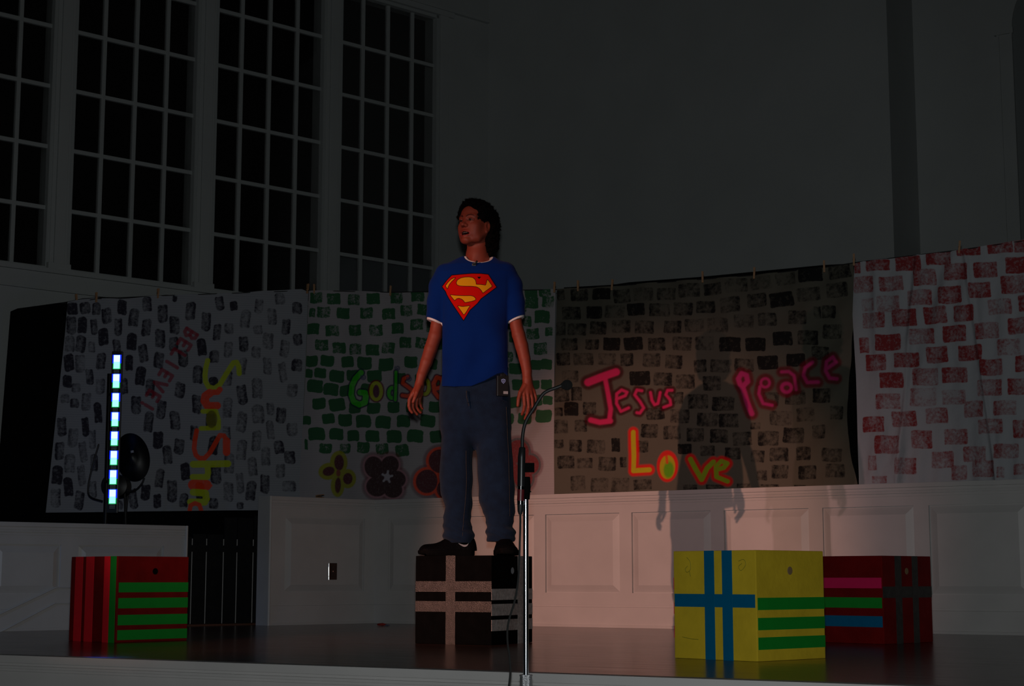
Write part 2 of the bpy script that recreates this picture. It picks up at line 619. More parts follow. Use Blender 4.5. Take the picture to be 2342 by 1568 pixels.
# casing to the right, sill and head trims
mb = MB()
mb.box((s_right, 0, z_low), (s_right + 0.10, 0.018, z_top + 0.02), TW)
mb.box((L0, 0, z_top), (s_right + 0.16, 0.03, z_top + 0.05), TW)
mb.box((L0, 0, z_top + 0.05), (-0.02, 0.045, z_top + 0.085), TW)
tag(mb.build('trim_5', M['wall'], bevel=0.004), kind='structure')
mb = MB()
mb.box((L0, 0, z_low - 0.035), (s_right + 0.16, 0.045, z_low), TW)
mb.box((L0, 0, z_low - 0.15), (s_right + 0.14, 0.020, z_low - 0.035), TW)
mb.box((L0, 0, z_low - 0.17), (s_right + 0.14, 0.030, z_low - 0.15), TW)
tag(mb.build('trim_6', M['wall'], bevel=0.004), kind='structure')
# night behind the panes: the dark outer porch wall
mb = MB()
mb.box((L0, -2.6, ZB), (3.0, -2.5, ZT + 2), TW)
tag(mb.build('wall_outside', M['outside']), kind='structure')

# main back wall, pier return and recess wall
s_pier = s_of(2036, CORN, U_BACK, 300)
mb = MB()
mb.box((-0.2, -0.3, ZB), (s_pier, 0, ZT), TM)
tag(mb.build('wall_back', M['wall']), kind='structure')
mb = MB()
mb.box((s_pier - 0.3, -0.9, ZB), (s_pier - 0.001, -0.3, ZT), TM)
tag(mb.build('wall_pier', M['wall']), kind='structure')
mb = MB()
mb.box((s_pier - 0.3, -0.90, ZB), (s_pier + 4.5, -0.62, ZT), TM)
tag(mb.build('wall_right', M['wall']), kind='structure')
# archway casing at the right edge of the picture
A_R = CORN - N_BACK * 0.62
sR = lambda px, py=300: s_of(px, A_R, U_BACK, py)
zR = lambda px, py: z_of(px, py, A_R, U_BACK)
TR = frame(A_R, U_BACK, N_BACK)
mb = MB()
sa, sb = sR(2290, 300), sR(2326, 300)
zi = zR(2300, 75)
mb.box((sa, 0, 0), (sb, 0.022, zi), TR)
mb.box((sa, 0.022, 0), (sa + 0.02, 0.032, zi), TR)
mb.box((sb - 0.02, 0.022, 0), (sb, 0.036, zi), TR)
mb.box((sa - 0.02, 0, zi - 0.02), (sb + 0.01, 0.04, zi + 0.03), TR)
# arched head
cx = sb + 0.62
for k in range(14):
    q0, q1 = math.pi - k * 0.11, math.pi - (k + 1) * 0.11
    r0, r1 = 0.62, 0.62 + (sb - sa)
    c4 = [(cx + r * math.cos(q), zi + 0.03 + 0.9 * r * math.sin(q)) for r, q in ((r0, q0), (r1, q0), (r1, q1), (r0, q1))]
    vs = [TR(Vector((x, 0.024, z))) for x, z in c4] + [TR(Vector((x, 0.0, z))) for x, z in c4]
    mb.add(vs, [(0, 1, 2, 3), (7, 6, 5, 4), (0, 4, 5, 1), (1, 5, 6, 2), (2, 6, 7, 3), (3, 7, 4, 0)])
tag(mb.build('trim_7', M['wall']), kind='structure')
mb = MB()
mb.box((sb, 0.0, 0), (sb + 1.2, 0.004, zi + 0.5), TR)  # flat panel, the shade of the recess is put into its darker colour
tag(mb.build('recess_panel_1', mat('recess_shade', (0.22, 0.24, 0.24), 0.8)), kind='structure')
# ------------------------------------------------------------------ painted bed sheets
def poly_dist(X, Y, pts):
    D = np.full(X.shape, 1e9, np.float32)
    for (ax, ay), (bx, by) in zip(pts[:-1], pts[1:]):
        dx, dy = bx - ax, by - ay
        L = dx * dx + dy * dy + 1e-9
        t = np.clip(((X - ax) * dx + (Y - ay) * dy) / L, 0, 1)
        D = np.minimum(D, np.hypot(X - ax - t * dx, Y - ay - t * dy))
    return D


def smooth01(x):
    x = np.clip(x, 0, 1)
    return x * x * (3 - 2 * x)


class Cloth:
    """sheet hung in a vertical plane; x, y of its pattern run across and down the cloth"""

    def __init__(self, name, left, right, top, bottom, A, D, nx, ny, folds, seed):
        # left/right: (y, x) polylines, top/bottom: (x, y) polylines
        self.name = name
        s = np.linspace(0, 1, nx)
        t = np.linspace(0, 1, ny)
        S, Tt = np.meshgrid(s, t)
        tx = np.array(top, float)
        bx = np.array(bottom, float)
        lx = np.array(left, float)
        rx = np.array(right, float)
        Yl = tx[0, 1] + (bx[0, 1] - tx[0, 1]) * Tt
        Yr = tx[-1, 1] + (bx[-1, 1] - tx[-1, 1]) * Tt
        XL = np.interp(Yl, lx[:, 0], lx[:, 1])
        XR = np.interp(Yr, rx[:, 0], rx[:, 1])
        X = XL + (XR - XL) * S
        yt = np.interp(X, tx[:, 0], tx[:, 1])
        yb = np.interp(X, bx[:, 0], bx[:, 1])
        Y = yt + (yb - yt) * Tt
        self.X, self.Y = X.astype(np.float32), Y.astype(np.float32)
        self.S, self.T = S, Tt
        n = np.array((D[1], -D[0])) / math.hypot(*D)
        if n[1] > 0:
            n = -n
        u = (X - 1171) / FPX
        v = (784 - Y) / FPX
        dx, dy, dz = u, math.cos(PIT) - v * math.sin(PIT), math.sin(PIT) + v * math.cos(PIT)
        tt = (n[0] * A[0] + n[1] * A[1]) / (n[0] * dx + n[1] * dy)
        off = folds(S, Tt)
        self.P = np.stack([dx * tt + n[0] * off, dy * tt + n[1] * off, CAMH + dz * tt], -1)
        self.col = np.zeros(X.shape + (4,), np.float32)
        self.cov = np.zeros(X.shape, np.float32)
        self.rng = random.Random(seed)
        self.wav = 0.035 if seed in (3, 8) else 0.018

    def win(self, x0, x1, y0, y1):
        return (self.X > x0) & (self.X < x1) & (self.Y > y0) & (self.Y < y1)

    def stamp(self, x, y, w, h, strength=None, r=0.25, rot=None):
        R = max(w, h) * 0.9
        m = self.win(x - R, x + R, y - R, y + R)
        if not m.any():
            return
        g = self.rng
        a = g.uniform(-0.07, 0.07) if rot is None else rot
        X, Y = self.X[m] - x, self.Y[m] - y
        X, Y = X * math.cos(a) + Y * math.sin(a), -X * math.sin(a) + Y * math.cos(a)
        ph = g.uniform(0, 6)
        X = X + self.wav * 0.6 * w * np.sin(Y / h * 5 + ph)
        Y = Y + self.wav * h * np.sin(X / w * 6 + ph * 2)
        rr = r * min(w, h)
        qx = np.abs(X) - w / 2 + rr
        qy = np.abs(Y) - h / 2 + rr
        d = np.hypot(np.maximum(qx, 0), np.maximum(qy, 0)) + np.minimum(np.maximum(qx, qy), 0) - rr
        st = g.choice((1.0, 0.85, 0.62, 0.5, 0.7)) if strength is None else strength
        body = smooth01(0.5 - d / 2.2)
        # thin patches where the sponge left less paint
        q = 0.0
        if st < 0.95:
            k = g.uniform(0.25, 0.5)
            q = 0.55 * k * np.exp(-(((X - g.uniform(-.25, .25) * w) / (.33 * w)) ** 2 + ((Y - g.uniform(-.25, .25) * h) / (.33 * h)) ** 2))
            q = q - 0.22 * np.exp(-(((X - g.choice((-.4, .4)) * w) / (.2 * w)) ** 2))
        self.cov[m] = np.maximum(self.cov[m], np.clip(body * (st - q), 0, 1))

    def paint(self, m, a, c):
        a = a[:, None] * 1.0
        old = self.col[m]
        na = a + old[:, 3:4] * (1 - a)
        rgb = (np.array(c, np.float32)[None] * a + old[:, :3] * old[:, 3:4] * (1 - a)) / np.maximum(na, 1e-5)
        self.col[m] = np.concatenate([rgb, na], 1)

    def stroke(self, pts, w, c, halo=None, hw=0, a=1.0, soft=1.5, close=False):
        if close:
            pts = list(pts) + [pts[0]]
        xs = [p[0] for p in pts]
        ys = [p[1] for p in pts]
        R = w + hw + 8
        m = self.win(min(xs) - R, max(xs) + R, min(ys) - R, max(ys) + R)
        if not m.any():
            return
        d = poly_dist(self.X[m], self.Y[m], pts)
        if halo is not None:
            self.paint(m, smooth01((w / 2 + hw - d) / (hw * 0.7) + 0.2) * a, halo)
        self.paint(m, smooth01((w / 2 - d) / soft + 0.5) * a, c)

    def blob(self, x, y, rx, ry, c, rot=0.0, edge=None, ew=0, a=1.0, soft=2.0):
        R = max(rx, ry) + ew + 8
        m = self.win(x - R, x + R, y - R, y + R)
        if not m.any():
            return
        X, Y = self.X[m] - x, self.Y[m] - y
        X, Y = X * math.cos(rot) + Y * math.sin(rot), -X * math.sin(rot) + Y * math.cos(rot)
        d = (np.hypot(X / rx, Y / ry) - 1) * min(rx, ry)
        if edge is not None:
            self.paint(m, smooth01((ew - d) / soft + 0.5) * a, edge)
        if c is not None:
            self.paint(m, smooth01(-d / soft + 0.5) * a, c)

    def build(self, base, paint, weave=0.0, stripes=0.0, crisp=5.0, rough_noise=1.0, nscale=90, lettermix=0.9, parent=None, floor_=0.12):
        ny, nx = self.X.shape
        me = bpy.data.meshes.new(self.name)
        V = self.P.reshape(-1, 3).astype(np.float32)
        idx = np.arange(nx * ny).reshape(ny, nx)
        F = np.stack([idx[1:, :-1], idx[1:, 1:], idx[:-1, 1:], idx[:-1, :-1]], -1).reshape(-1, 4)
        fast_mesh(me, V, F)
        ca = me.color_attributes.new('lettering', 'FLOAT_COLOR', 'POINT')
        ca.data.foreach_set('color', self.col.reshape(-1))
        at_ = me.attributes.new('sponge', 'FLOAT', 'POINT')
        at_.data.foreach_set('value', self.cov.reshape(-1))
        m, nt, b = new_nodes(self.name + '_paint')
        N = nt.nodes
        Lk = nt.links.new
        tc = N.new('ShaderNodeTexCoord')
        ns = N.new('ShaderNodeTexNoise')
        ns.inputs['Scale'].default_value = nscale
        ns.inputs['Detail'].default_value = 4
        ns.inputs['Roughness'].default_value = 0.65
        Lk(tc.outputs['Object'], ns.inputs['Vector'])
        ac = N.new('ShaderNodeAttribute')
        ac.attribute_name = 'sponge'
        al = N.new('ShaderNodeAttribute')
        al.attribute_name = 'lettering'

        def math_(op, a, b_=None):
            n = N.new('ShaderNodeMath')
            n.operation = op
            for i, x in enumerate((a, b_)):
                if x is None:
                    continue
                if isinstance(x, (int, float)):
                    n.inputs[i].default_value = x
                else:
                    Lk(x, n.inputs[i])
            return n.outputs[0]
        nz = math_('MULTIPLY', math_('SUBTRACT', ns.outputs['Fac'], 0.5), 1.5 * rough_noise)
        f = math_('ADD', ac.outputs['Fac'], nz)
        f = math_('MULTIPLY', math_('SUBTRACT', f, 0.21), crisp * 0.5)
        f = math_('MAXIMUM', f, floor_)
        n_ = N.new('ShaderNodeClamp')
        Lk(f, n_.inputs[0])
        has = N.new('ShaderNodeClamp')
        Lk(math_('MULTIPLY', ac.outputs['Fac'], 4.0), has.inputs[0])
        fac = math_('MULTIPLY', math_('MULTIPLY', n_.outputs[0], has.outputs[0]), 0.93)
        mx1 = N.new('ShaderNodeMix')
        mx1.data_type = 'RGBA'
        mx1.inputs[6].default_value = (*base, 1)
        mx1.inputs[7].default_value = (*paint, 1)
        Lk(fac, mx1.inputs[0])
        src = mx1.outputs[2]
        if stripes:
            sp = N.new('ShaderNodeSeparateXYZ')
            Lk(tc.outputs['Object'], sp.inputs[0])
            sn = math_('SINE', math_('MULTIPLY', sp.outputs[2], 360.0))
            v = math_('ADD', math_('MULTIPLY', sn, stripes), 1.0)
            vm = N.new('ShaderNodeVectorMath')
            vm.operation = 'SCALE'
            Lk(src, vm.inputs[0])
            Lk(v, vm.inputs['Scale'])
            src = vm.outputs[0]
        mx2 = N.new('ShaderNodeMix')
        mx2.data_type = 'RGBA'
        Lk(src, mx2.inputs[6])
        Lk(al.outputs['Color'], mx2.inputs[7])
        mott = N.new('ShaderNodeMapRange')
        mott.inputs['From Min'].default_value = 0.3
        mott.inputs['From Max'].default_value = 0.5
        mott.inputs['To Min'].default_value = lettermix * 0.86
        mott.inputs['To Max'].default_value = lettermix
        Lk(ns.outputs['Fac'], mott.inputs['Value'])
        Lk(math_('MULTIPLY', al.outputs['Alpha'], mott.outputs[0]), mx2.inputs[0])
        Lk(mx2.outputs[2], b.inputs['Base Color'])
        b.inputs['Roughness'].default_value = 0.9
        b.inputs['Specular IOR Level'].default_value = 0.15
        if weave:
            n2 = N.new('ShaderNodeTexNoise')
            n2.inputs['Scale'].default_value = 14
            n2.inputs['Detail'].default_value = 6
            Lk(tc.outputs['Object'], n2.inputs['Vector'])
            bp = N.new('ShaderNodeBump')
            bp.inputs['Strength'].default_value = weave
            bp.inputs['Distance'].default_value = 0.02
            Lk(n2.outputs['Fac'], bp.inputs['Height'])
            Lk(bp.outputs[0], b.inputs['Normal'])
        o = link(self.name, me, m, parent, True)
        return o


def fast_mesh(me, V, F):
    V = np.ascontiguousarray(V, np.float32)
    F = np.ascontiguousarray(F, np.int32)
    k = F.shape[1]
    me.vertices.add(len(V))
    me.vertices.foreach_set('co', V.reshape(-1))
    me.loops.add(F.size)
    me.loops.foreach_set('vertex_index', F.reshape(-1))
    me.polygons.add(len(F))
    me.polygons.foreach_set('loop_start', np.arange(0, F.size, k, dtype=np.int32))
    me.polygons.foreach_set('loop_total', np.full(len(F), k, np.int32))
    me.update(calc_edges=True)


def ring(cx_, cy_, rx, ry, a0=0, a1=360, n=18):
    return [(cx_ + rx * math.cos(rad(a0 + (a1 - a0) * i / n)), cy_ + ry * math.sin(rad(a0 + (a1 - a0) * i / n))) for i in range(n + 1)]


# --- purple sheet (left)
PA1 = Vector((at(152, 800, 12.25).x, 12.25))
PB1 = Vector((at(706, 800, 12.62).x, 12.62))


def folds1(S, T):
    return 0.012 * np.sin(S * 17 + 2 * T) * (0.4 + T) + 0.01 * np.sin(S * 41 + T * 5) * np.exp(-T * 3)


c1 = Cloth('painted_bedsheet', [(685, 155), (760, 149), (1170, 105)], [(655, 706), (1180, 684)],
           [(105, 690), (155, 690), (190, 684), (215, 681), (275, 683), (355, 676), (450, 672), (560, 668), (640, 663), (690, 661), (700, 665), (720, 668)],
           [(100, 1172), (400, 1168), (720, 1165)], PA1, PB1 - PA1, 460, 400, folds1, 3)
PUR = [(212,185,70,80),(293,180,70,75),(365,185,55,80),(430,230,65,100),(530,175,60,95),(605,240,65,115),(690,155,60,95),(790,215,65,115),(868,120,30,40),(865,290,65,115),(968,200,65,115),(1155,150,55,90),(1245,165,50,60),(1405,170,55,90),(1540,120,65,75),(1650,180,65,75),(1320,250,65,115),(1490,235,60,105),(1068,265,60,120),(1138,335,50,105),(1215,310,60,70),(1580,300,55,100),(1400,320,60,60),(205,290,65,115),(275,290,60,105),(350,300,45,100),(505,300,50,110),(685,305,60,110),(410,365,65,110),(195,410,65,105),(265,410,65,110),(335,430,45,70),(592,395,65,110),(495,420,50,80),(773,375,65,120),(860,410,60,90),(1040,430,60,110),(1120,490,65,80),(1210,445,55,100),(1308,410,60,100),(1465,390,70,105),(1570,440,60,110),(1655,380,60,75),(1388,465,60,75),(190,530,65,110),(260,535,65,115),(395,520,60,105),(665,470,60,115),(575,530,50,100),(765,515,65,105),(920,500,65,110),(1015,605,65,115),(1300,555,50,110),(1460,550,55,110),(1650,545,70,80),(1558,590,50,125),(180,650,60,80),(235,690,60,60),(322,620,50,100),(390,680,60,100),(648,615,65,120),(545,680,45,100),(710,690,60,110),(900,705,65,100),(1115,650,60,60),(1205,630,60,100),(1298,735,65,125),(1395,695,70,130),(1620,705,70,85),(165,760,60,60),(225,790,60,60),(300,780,60,115),(375,850,50,130),(620,800,65,115),(780,830,60,120),(1008,795,60,120),(1205,820,60,130),(1480,825,50,80),(145,940,60,120),(215,1010,65,120),(295,940,45,120),(340,1020,45,120),(700,910,60,130),(868,900,65,120),(1100,890,65,140),(1295,910,65,130),(1400,860,80,120),(1548,865,65,100),(1480,960,50,120),(1620,955,70,85),(130,1095,60,115),(280,1100,50,130),(760,1025,65,110),(895,1065,65,100),(820,1120,60,120),(990,980,50,100),(1115,1060,65,120),(1200,980,50,90),(1390,1030,60,130),(1535,1070,65,85),(1450,1130,60,120),(1295,1090,65,130),(1605,1135,70,85),(195,1175,70,120),(115,1250,70,120),(270,1250,50,130),(350,1170,50,110),(770,1270,55,120),(935,1225,60,110),(1215,1175,65,130),(1365,1195,60,120),(1130,1245,70,120),(1545,1220,60,90),(1285,1300,50,130),(1445,1305,60,120),(1600,1320,90,70),(185,1325,60,120),(105,1395,65,120),(255,1410,60,120),(340,1340,55,110),(680,1360,60,100),(600,1400,55,130),(850,1350,65,140),(925,1410,55,90),(1030,1350,60,110),(1210,1355,65,125),(1355,1350,65,125),(1115,1430,60,70),(755,1415,50,90),(1285,1445,45,45),(500,1330,100,90),(510,1440,50,60)]
for i, (cx_, cy_, w_, h_) in enumerate(PUR):
    faint = (cx_ > 1180 and (i % 3)) or (cx_ < 420 and cy_ > 380 and i % 2)
    c1.stamp(90 + cx_ / 2.8, 640 + cy_ / 2.8, w_ / 2.8, h_ / 2.8, 0.56 if faint else (0.8 if i % 4 else 1.0), r=0.28, rot=(i * 37 % 11 - 5) * 0.025)
# red word running down the slope
GL = {'B': [[(-4, -8), (-4, 8)], [(-4, -8), (2, -8), (5, -4), (2, 0), (-4, 0)], [(2, 0), (6, 4), (2, 8), (-4, 8)]],
      'E': [[(5, -8), (-4, -8), (-4, 8), (5, 8)], [(-4, 0), (3, 0)]],
      'L': [[(-4, -8), (-4, 8), (5, 8)]],
      'I': [[(0, -8), (0, 8)]],
      'V': [[(-6, -8), (0, 8), (6, -8)]],
      '!': [[(0, -8), (0, 3)], [(0, 7), (0, 8)]]}
d0 = np.array((-0.515, 0.857))
u0 = np.array((0.857, 0.515))
RED1 = (0.30, 0.012, 0.035)
for k, ch in enumerate('BELIEVE!'):
    c0 = np.array((436.0, 763.0)) + d0 * k * 27.5
    for st in GL[ch]:
        pts = [tuple(c0 + d0 * x * 1.5 - u0 * y * 1.75) for x, y in st]
        c1.stroke(pts, 8, RED1, a=0.85)
YEL1, ORA1 = (0.50, 0.60, 0.012), (0.95, 0.065, 0.012)
c1.stroke([(475, 824), (471, 840), (469, 857), (470, 872), (477, 884), (490, 888), (502, 880), (513, 862), (524, 844), (534, 829), (541, 828), (546, 838), (547, 854)], 12, YEL1)
c1.stroke([(503, 890), (498, 896), (480, 897)], 13, ORA1)
c1.stroke([(480, 898), (470, 905), (468, 916), (474, 926)], 19, ORA1)
c1.stroke([(474, 927), (497, 927)], 17, ORA1)
c1.stroke([(464, 940), (494, 940), (500, 960), (500, 978), (460, 979)], 11, YEL1)
c1.blob(484, 958, 13, 20, (0.20, 0.19, 0.02), a=0.9)
c1.stroke([(450, 984), (446, 1005), (444, 1025), (448, 1040), (456, 1047), (468, 1047), (480, 1035), (492, 1014), (503, 995), (512, 996), (519, 1008)], 11, ORA1)
c1.stroke([(518, 1008), (518, 1034)], 17, ORA1)
c1.stroke([(442, 1061), (521, 1060)], 16, YEL1)
c1.stroke([(474, 1062), (476, 1080), (474, 1090), (441, 1090)], 14, YEL1)
c1.stroke([(442, 1108), (472, 1109)], 24, ORA1)
c1.blob(482, 1110, 4, 3, ORA1)
c1.stroke([(442, 1125), (470, 1127), (472, 1140), (468, 1148), (436, 1147)], 16, YEL1)
c1.stroke([(434, 1166), (436, 1155), (446, 1150), (456, 1154), (460, 1166)], 10, ORA1)
sh = c1.build((0.32, 0.335, 0.365), (0.012, 0.009, 0.022), weave=0.25, stripes=0.045, crisp=2.6, nscale=55, rough_noise=0.95)
tag(sh, 'white bedsheet with dark purple blocks and Sunshine written downwards in yellow and orange', 'bedsheet', 'painted bedsheets on the clothesline')

# --- green sheet
PA2 = Vector((at(700, 800, 12.60).x, 12.60))
PB2 = Vector((at(1275, 800, 11.66).x, 11.66))


def folds2(S, T):
    return 0.012 * np.sin(S * 15 + T * 3) * T + 0.008 * np.sin(S * 33)


c2 = Cloth('painted_bedsheet', [(650, 707), (900, 698), (1190, 680)], [(650, 1272), (900, 1268), (1190, 1267)],
           [(680, 668), (715, 664), (800, 664), (900, 669), (1000, 668), (1100, 663), (1275, 661)],
           [(680, 1178), (1275, 1168)], PA2, PB2 - PA2, 460, 400, folds2, 8)
GR = [(724,681),(763,683),(809,685),(854,683),(906,681),(956,677),(1003,679),(1050,680),(1096,678),(1142,675),(1178,672),(1214,668),(1246,666),
      (715,715,.5),(741,714),(784,716),(839,716),(888,717),(930,710),(970,708),(1016,712),(1060,714),(1105,712),(1150,704),(1190,700),(1216,692),(1254,690),
      (717,752),(760,756),(812,755),(860,755),(909,750),(954,742),(990,748),(1035,750),(1080,748),(1125,744),(1160,740),(1200,734),(1240,724,1.25),
      (737,789),(775,795),(813,798),(852,800),(887,795),(928,783),(966,784),(1005,786),(1050,790),(1095,788),(1140,780),(1180,770),(1218,763),(1256,758,.6),
      (714,826),(749,825),(794,827),(834,830,1.15),(882,833,1.15),(941,828,1.05),(985,832),(1030,834),(1075,832),(1120,826),(1160,815),(1195,808),(1236,797,1.1),
      (708,854,.6),(734,853,.9),(770,860,1.1),(806,858),(856,860,1.1),(915,865),(965,868),(1010,870),(1060,868),(1110,862),(1150,850),(1180,843),(1226,834,.9),(1250,833,.95),
      (722,883,1.25),(757,890,1.1),(790,893),(840,890),(1015,905),(1070,900),(1120,895),(1187,880),(1222,879,.8),(1250,879,.9),
      (731,923),(770,925,1.2),(811,932),(854,933),(900,931),(945,930),(995,930),(1040,935),(1090,932),(1135,926),(1178,920),(1225,916),(1253,915,.8),
      (703,961,.7),(751,957,.9),(788,960,1.1),(831,963,1.2),(876,965,1.2),(924,963,1.1),(978,962,1.1),(1025,965),(1070,962),(1120,960),(1162,958),(1200,957),(1243,951,1.3),
      (725,992,1.25),(768,992,1.05),(807,996),(852,997,1.05),(902,998,1.25),(951,997,1.2),(998,998,1.1),
      (702,1016,.25),(744,1025,.9),(787,1025,.9),(831,1023),(874,1026),(921,1030,1.1)]
for i, g_ in enumerate(GR):
    x, y = g_[0], g_[1]
    k = g_[2] if len(g_) > 2 else 1.0
    st = (0.95 if 820 < y < 1010 else (0.66, 0.78, 0.6, 0.85)[i % 4])
    c2.stamp(x, y, 29 * k, 25 * min(max(k, .8), 1.15), st, r=0.22 if y > 800 else 0.12)
c2.stamp(702, 1016, 7, 24, 1.0)
NAV, GRN, YLG, ORG, MAR = (0.01, 0.02, 0.05), (0.04, 0.55, 0.012), (0.45, 0.50, 0.012), (0.95, 0.07, 0.015), (0.14, 0.006, 0.03)
c2.stroke([(826, 852), (812, 866), (804, 882), (802, 902), (808, 918), (822, 925), (835, 920), (837, 906), (835, 898), (824, 897)], 13, GRN, NAV, 4)
c2.stroke(ring(860, 894, 11, 19), 8, YLG, MAR, 4)
c2.blob(860, 895, 7, 14, (0.09, 0.006, 0.04))
c2.stroke(ring(896, 898, 8, 12), 8, GRN, NAV, 4)
c2.stroke([(905, 850), (905, 880), (904, 914)], 7, GRN, NAV, 4)
c2.stroke([(934, 862), (924, 866), (922, 876), (934, 884), (944, 892), (944, 902), (934, 906), (921, 904)], 8, ORG, MAR, 4)
c2.stroke([(965, 868), (963, 900), (962, 942)], 7, YLG, MAR, 3)
c2.stroke(ring(972, 884, 9, 17, -90, 100), 8, YLG, MAR, 3)
c2.stroke([(996, 888), (1012, 884), (1010, 866), (998, 862), (991, 876), (993, 896), (1002, 908), (1014, 904)], 9, ORG, MAR, 4)
c2.stroke([(1040, 846), (1040, 908)], 9, GRN, NAV, 4)
c2.stroke([(1066, 846), (1066, 908)], 9, ORG, MAR, 4)
for x, y in ((832, 862), (909, 841), (938, 866)):
    sp_ = [(x + (1.2 + 0.55 * q) * math.cos(q), y + (1.2 + 0.55 * q) * math.sin(q)) for q in np.linspace(0, 10, 26)]
    c2.stroke(sp_, 2.4, (0.04, 0.06, 0.16), a=0.9)
PET, MAR2 = (0.095, 0.006, 0.014), (0.035, 0.003, 0.005)


def flower(cl, pet, c, edge, ew, core=None, halo=None):
    if halo is not None:
        for (x, y, rx, ry, rt) in pet:
            cl.blob(x, y, rx + ew + 6, ry + ew + 6, halo, rad(rt), a=0.55, soft=6)
    for (x, y, rx, ry, rt) in pet:
        cl.blob(x, y, rx + ew, ry + ew, edge, rad(rt))
    for (x, y, rx, ry, rt) in pet:
        cl.blob(x, y, rx, ry, c, rad(rt))
    if core:
        core()


flower(c2, [(773, 1057, 11, 18, 0), (750, 1077, 13, 10, -25), (794, 1094, 12, 13, 0), (770, 1109, 7, 18, 3)], PET, (0.36, 0.36, 0.01), 9,
       lambda: c2.blob(771, 1081, 5, 8, (0.28, 0.06, 0.03)))


def star():
    for k in range(5):
        q = rad(-90 + 72 * k + 8)
        c2.stroke([(886, 1090), (886 + 12 * math.cos(q), 1090 + 13 * math.sin(q))], 5, (0.45, 0.42, 0.48))
    c2.blob(886, 1090, 7, 8, (0.45, 0.42, 0.48))


flower(c2, [(856, 1068, 21, 25, -15), (893, 1062, 21, 20, 0), (908, 1096, 22, 20, 0), (900, 1120, 22, 18, 0), (863, 1112, 24, 23, 0), (882, 1092, 18, 18, 0)], MAR2, (0.42, 0.20, 0.24), 4, star, (0.16, 0.01, 0.03))
flower(c2, [(1004, 1054, 25, 27, 0), (975, 1100, 23, 27, 10), (1020, 1118, 24, 22, 0), (1040, 1070, 22, 24, 0)], PET, ORG, 6, None, (0.16, 0.01, 0.03))
flower(c2, [(1186, 1032, 22, 26, 0), (1211, 1062, 20, 22, 0), (1196, 1092, 20, 24, 0), (1168, 1075, 20, 22, 0)], (0.20, 0.010, 0.014), (0.10, 0.10, 0.11), 5, None, (0.16, 0.01, 0.03))
sh = c2.build((0.42, 0.395, 0.41), (0.013, 0.115, 0.036), weave=0.12, stripes=0.02, crisp=4.5, nscale=70, rough_noise=1.0)
tag(sh, 'white bedsheet stamped with green blocks over red and yellow flowers, hanging behind the standing person', 'bedsheet', 'painted bedsheets on the clothesline')

# --- black-stamped tan sheet
OFF3 = C_IN - N_BACK * 0.24
PA3 = OFF3


def folds3(S, T):
    f = 0.02 * np.sin(S * 11 + T * 4) * T
    f += 0.010 * np.sin(S * 47) * np.exp(-T * 4)
    f += 0.006 * np.sin((S * 1.2 + T) * 38) * np.clip(S, 0, 1)
    return f


c3 = Cloth('painted_bedsheet', [(655, 1274), (1175, 1265)], [(595, 1953), (740, 1951), (830, 1946), (920, 1939), (990, 1941), (1060, 1952), (1125, 1968)],
           [(1265, 662), (1300, 659), (1400, 655), (1500, 645), (1620, 637), (1724, 629), (1830, 616), (1885, 611), (1955, 602)],
           [(1265, 1160), (1970, 1132)], PA3, U_BACK, 560, 420, folds3, 5)
BL = [[(110,290,50,60),(215,290,95,70),(343,283,110,65),(460,295,95,80),(585,285,115,75),(717,282,110,70),(850,262,120,80),(985,255,110,70),(1123,232,125,80),(1265,220,125,75),(1408,195,115,70),(1550,172,135,80),(1720,155,135,80)],
[(170,395,105,75),(302,390,95,72),(420,385,110,75),(542,372,105,70),(677,375,115,75),(815,370,115,75),(945,358,110,70),(1088,345,115,90),(1242,320,115,80),(1385,315,135,85),(1540,285,135,80),(1705,260,125,85)],
[(110,485,60,80),(203,488,105,70),(325,480,100,75),(457,470,105,75),(590,475,110,75),(753,473,108,72),(880,465,110,75),(1015,463,125,85),(1168,440,115,75),(1303,430,105,75),(1475,418,110,80),(1655,385,85,75),(1590,390,40,70)],
[(160,575,95,70),(290,575,80,60),(402,573,95,75),(525,570,110,75),(660,573,100,75),(808,570,115,80),(940,568,110,80),(1088,575,125,85),(1235,575,118,78),(1390,540,110,80),(1535,535,120,85),(1675,500,110,85)],
[(125,660,80,75),(240,660,115,70),(375,660,100,70),(487,662,75,75),(630,665,100,80),(760,675,105,80),(915,700,75,75),(1030,700,112,75),(1170,695,115,75),(1305,680,115,80),(1465,665,110,75),(1605,625,100,80)],
[(165,760,95,70),(562,770,120,82),(697,775,110,78),(830,790,115,85),(985,800,105,85)],
[(115,865,90,85),(200,860,60,80),(790,885,60,70),(905,905,120,85),(1050,918,125,82),(1320,890,90,80),(1460,880,120,85),(1615,870,110,85)],
[(100,965,45,50),(170,948,80,80),(272,945,75,75),(655,975,110,70),(800,990,115,80),(960,1010,120,80),(1080,1015,112,80),(1230,1045,60,40),(1375,1000,125,85),(1520,980,110,80),(1705,970,80,80)],
[(110,1050,80,80),(222,1045,70,70),(620,1075,100,80),(755,1085,105,80),(890,1098,100,80),(1025,1105,100,80),(1155,1120,110,80),(1303,1117,120,85),(1450,1100,125,90),(1600,1080,80,80)],
[(95,1150,60,50),(190,1160,70,70),(305,1165,105,80),(420,1155,50,80),(580,1165,70,70),(830,1180,80,60),(960,1190,80,60),(1100,1205,90,70),(1240,1220,80,70),(1365,1210,110,80),(1510,1205,90,80),(1680,1215,120,80)],
[(135,1255,95,75),(240,1260,90,60),(370,1265,105,80),(465,1255,40,60),(1265,1330,60,60),(1370,1310,100,80),(1535,1315,105,80),(1700,1305,115,80)],
[(200,1375,85,85),(325,1385,105,80),(450,1390,110,90),(585,1385,110,60),(860,1400,80,30),(1000,1400,100,30),(1160,1390,80,25),(1310,1390,110,15),(1490,1392,70,10)]]
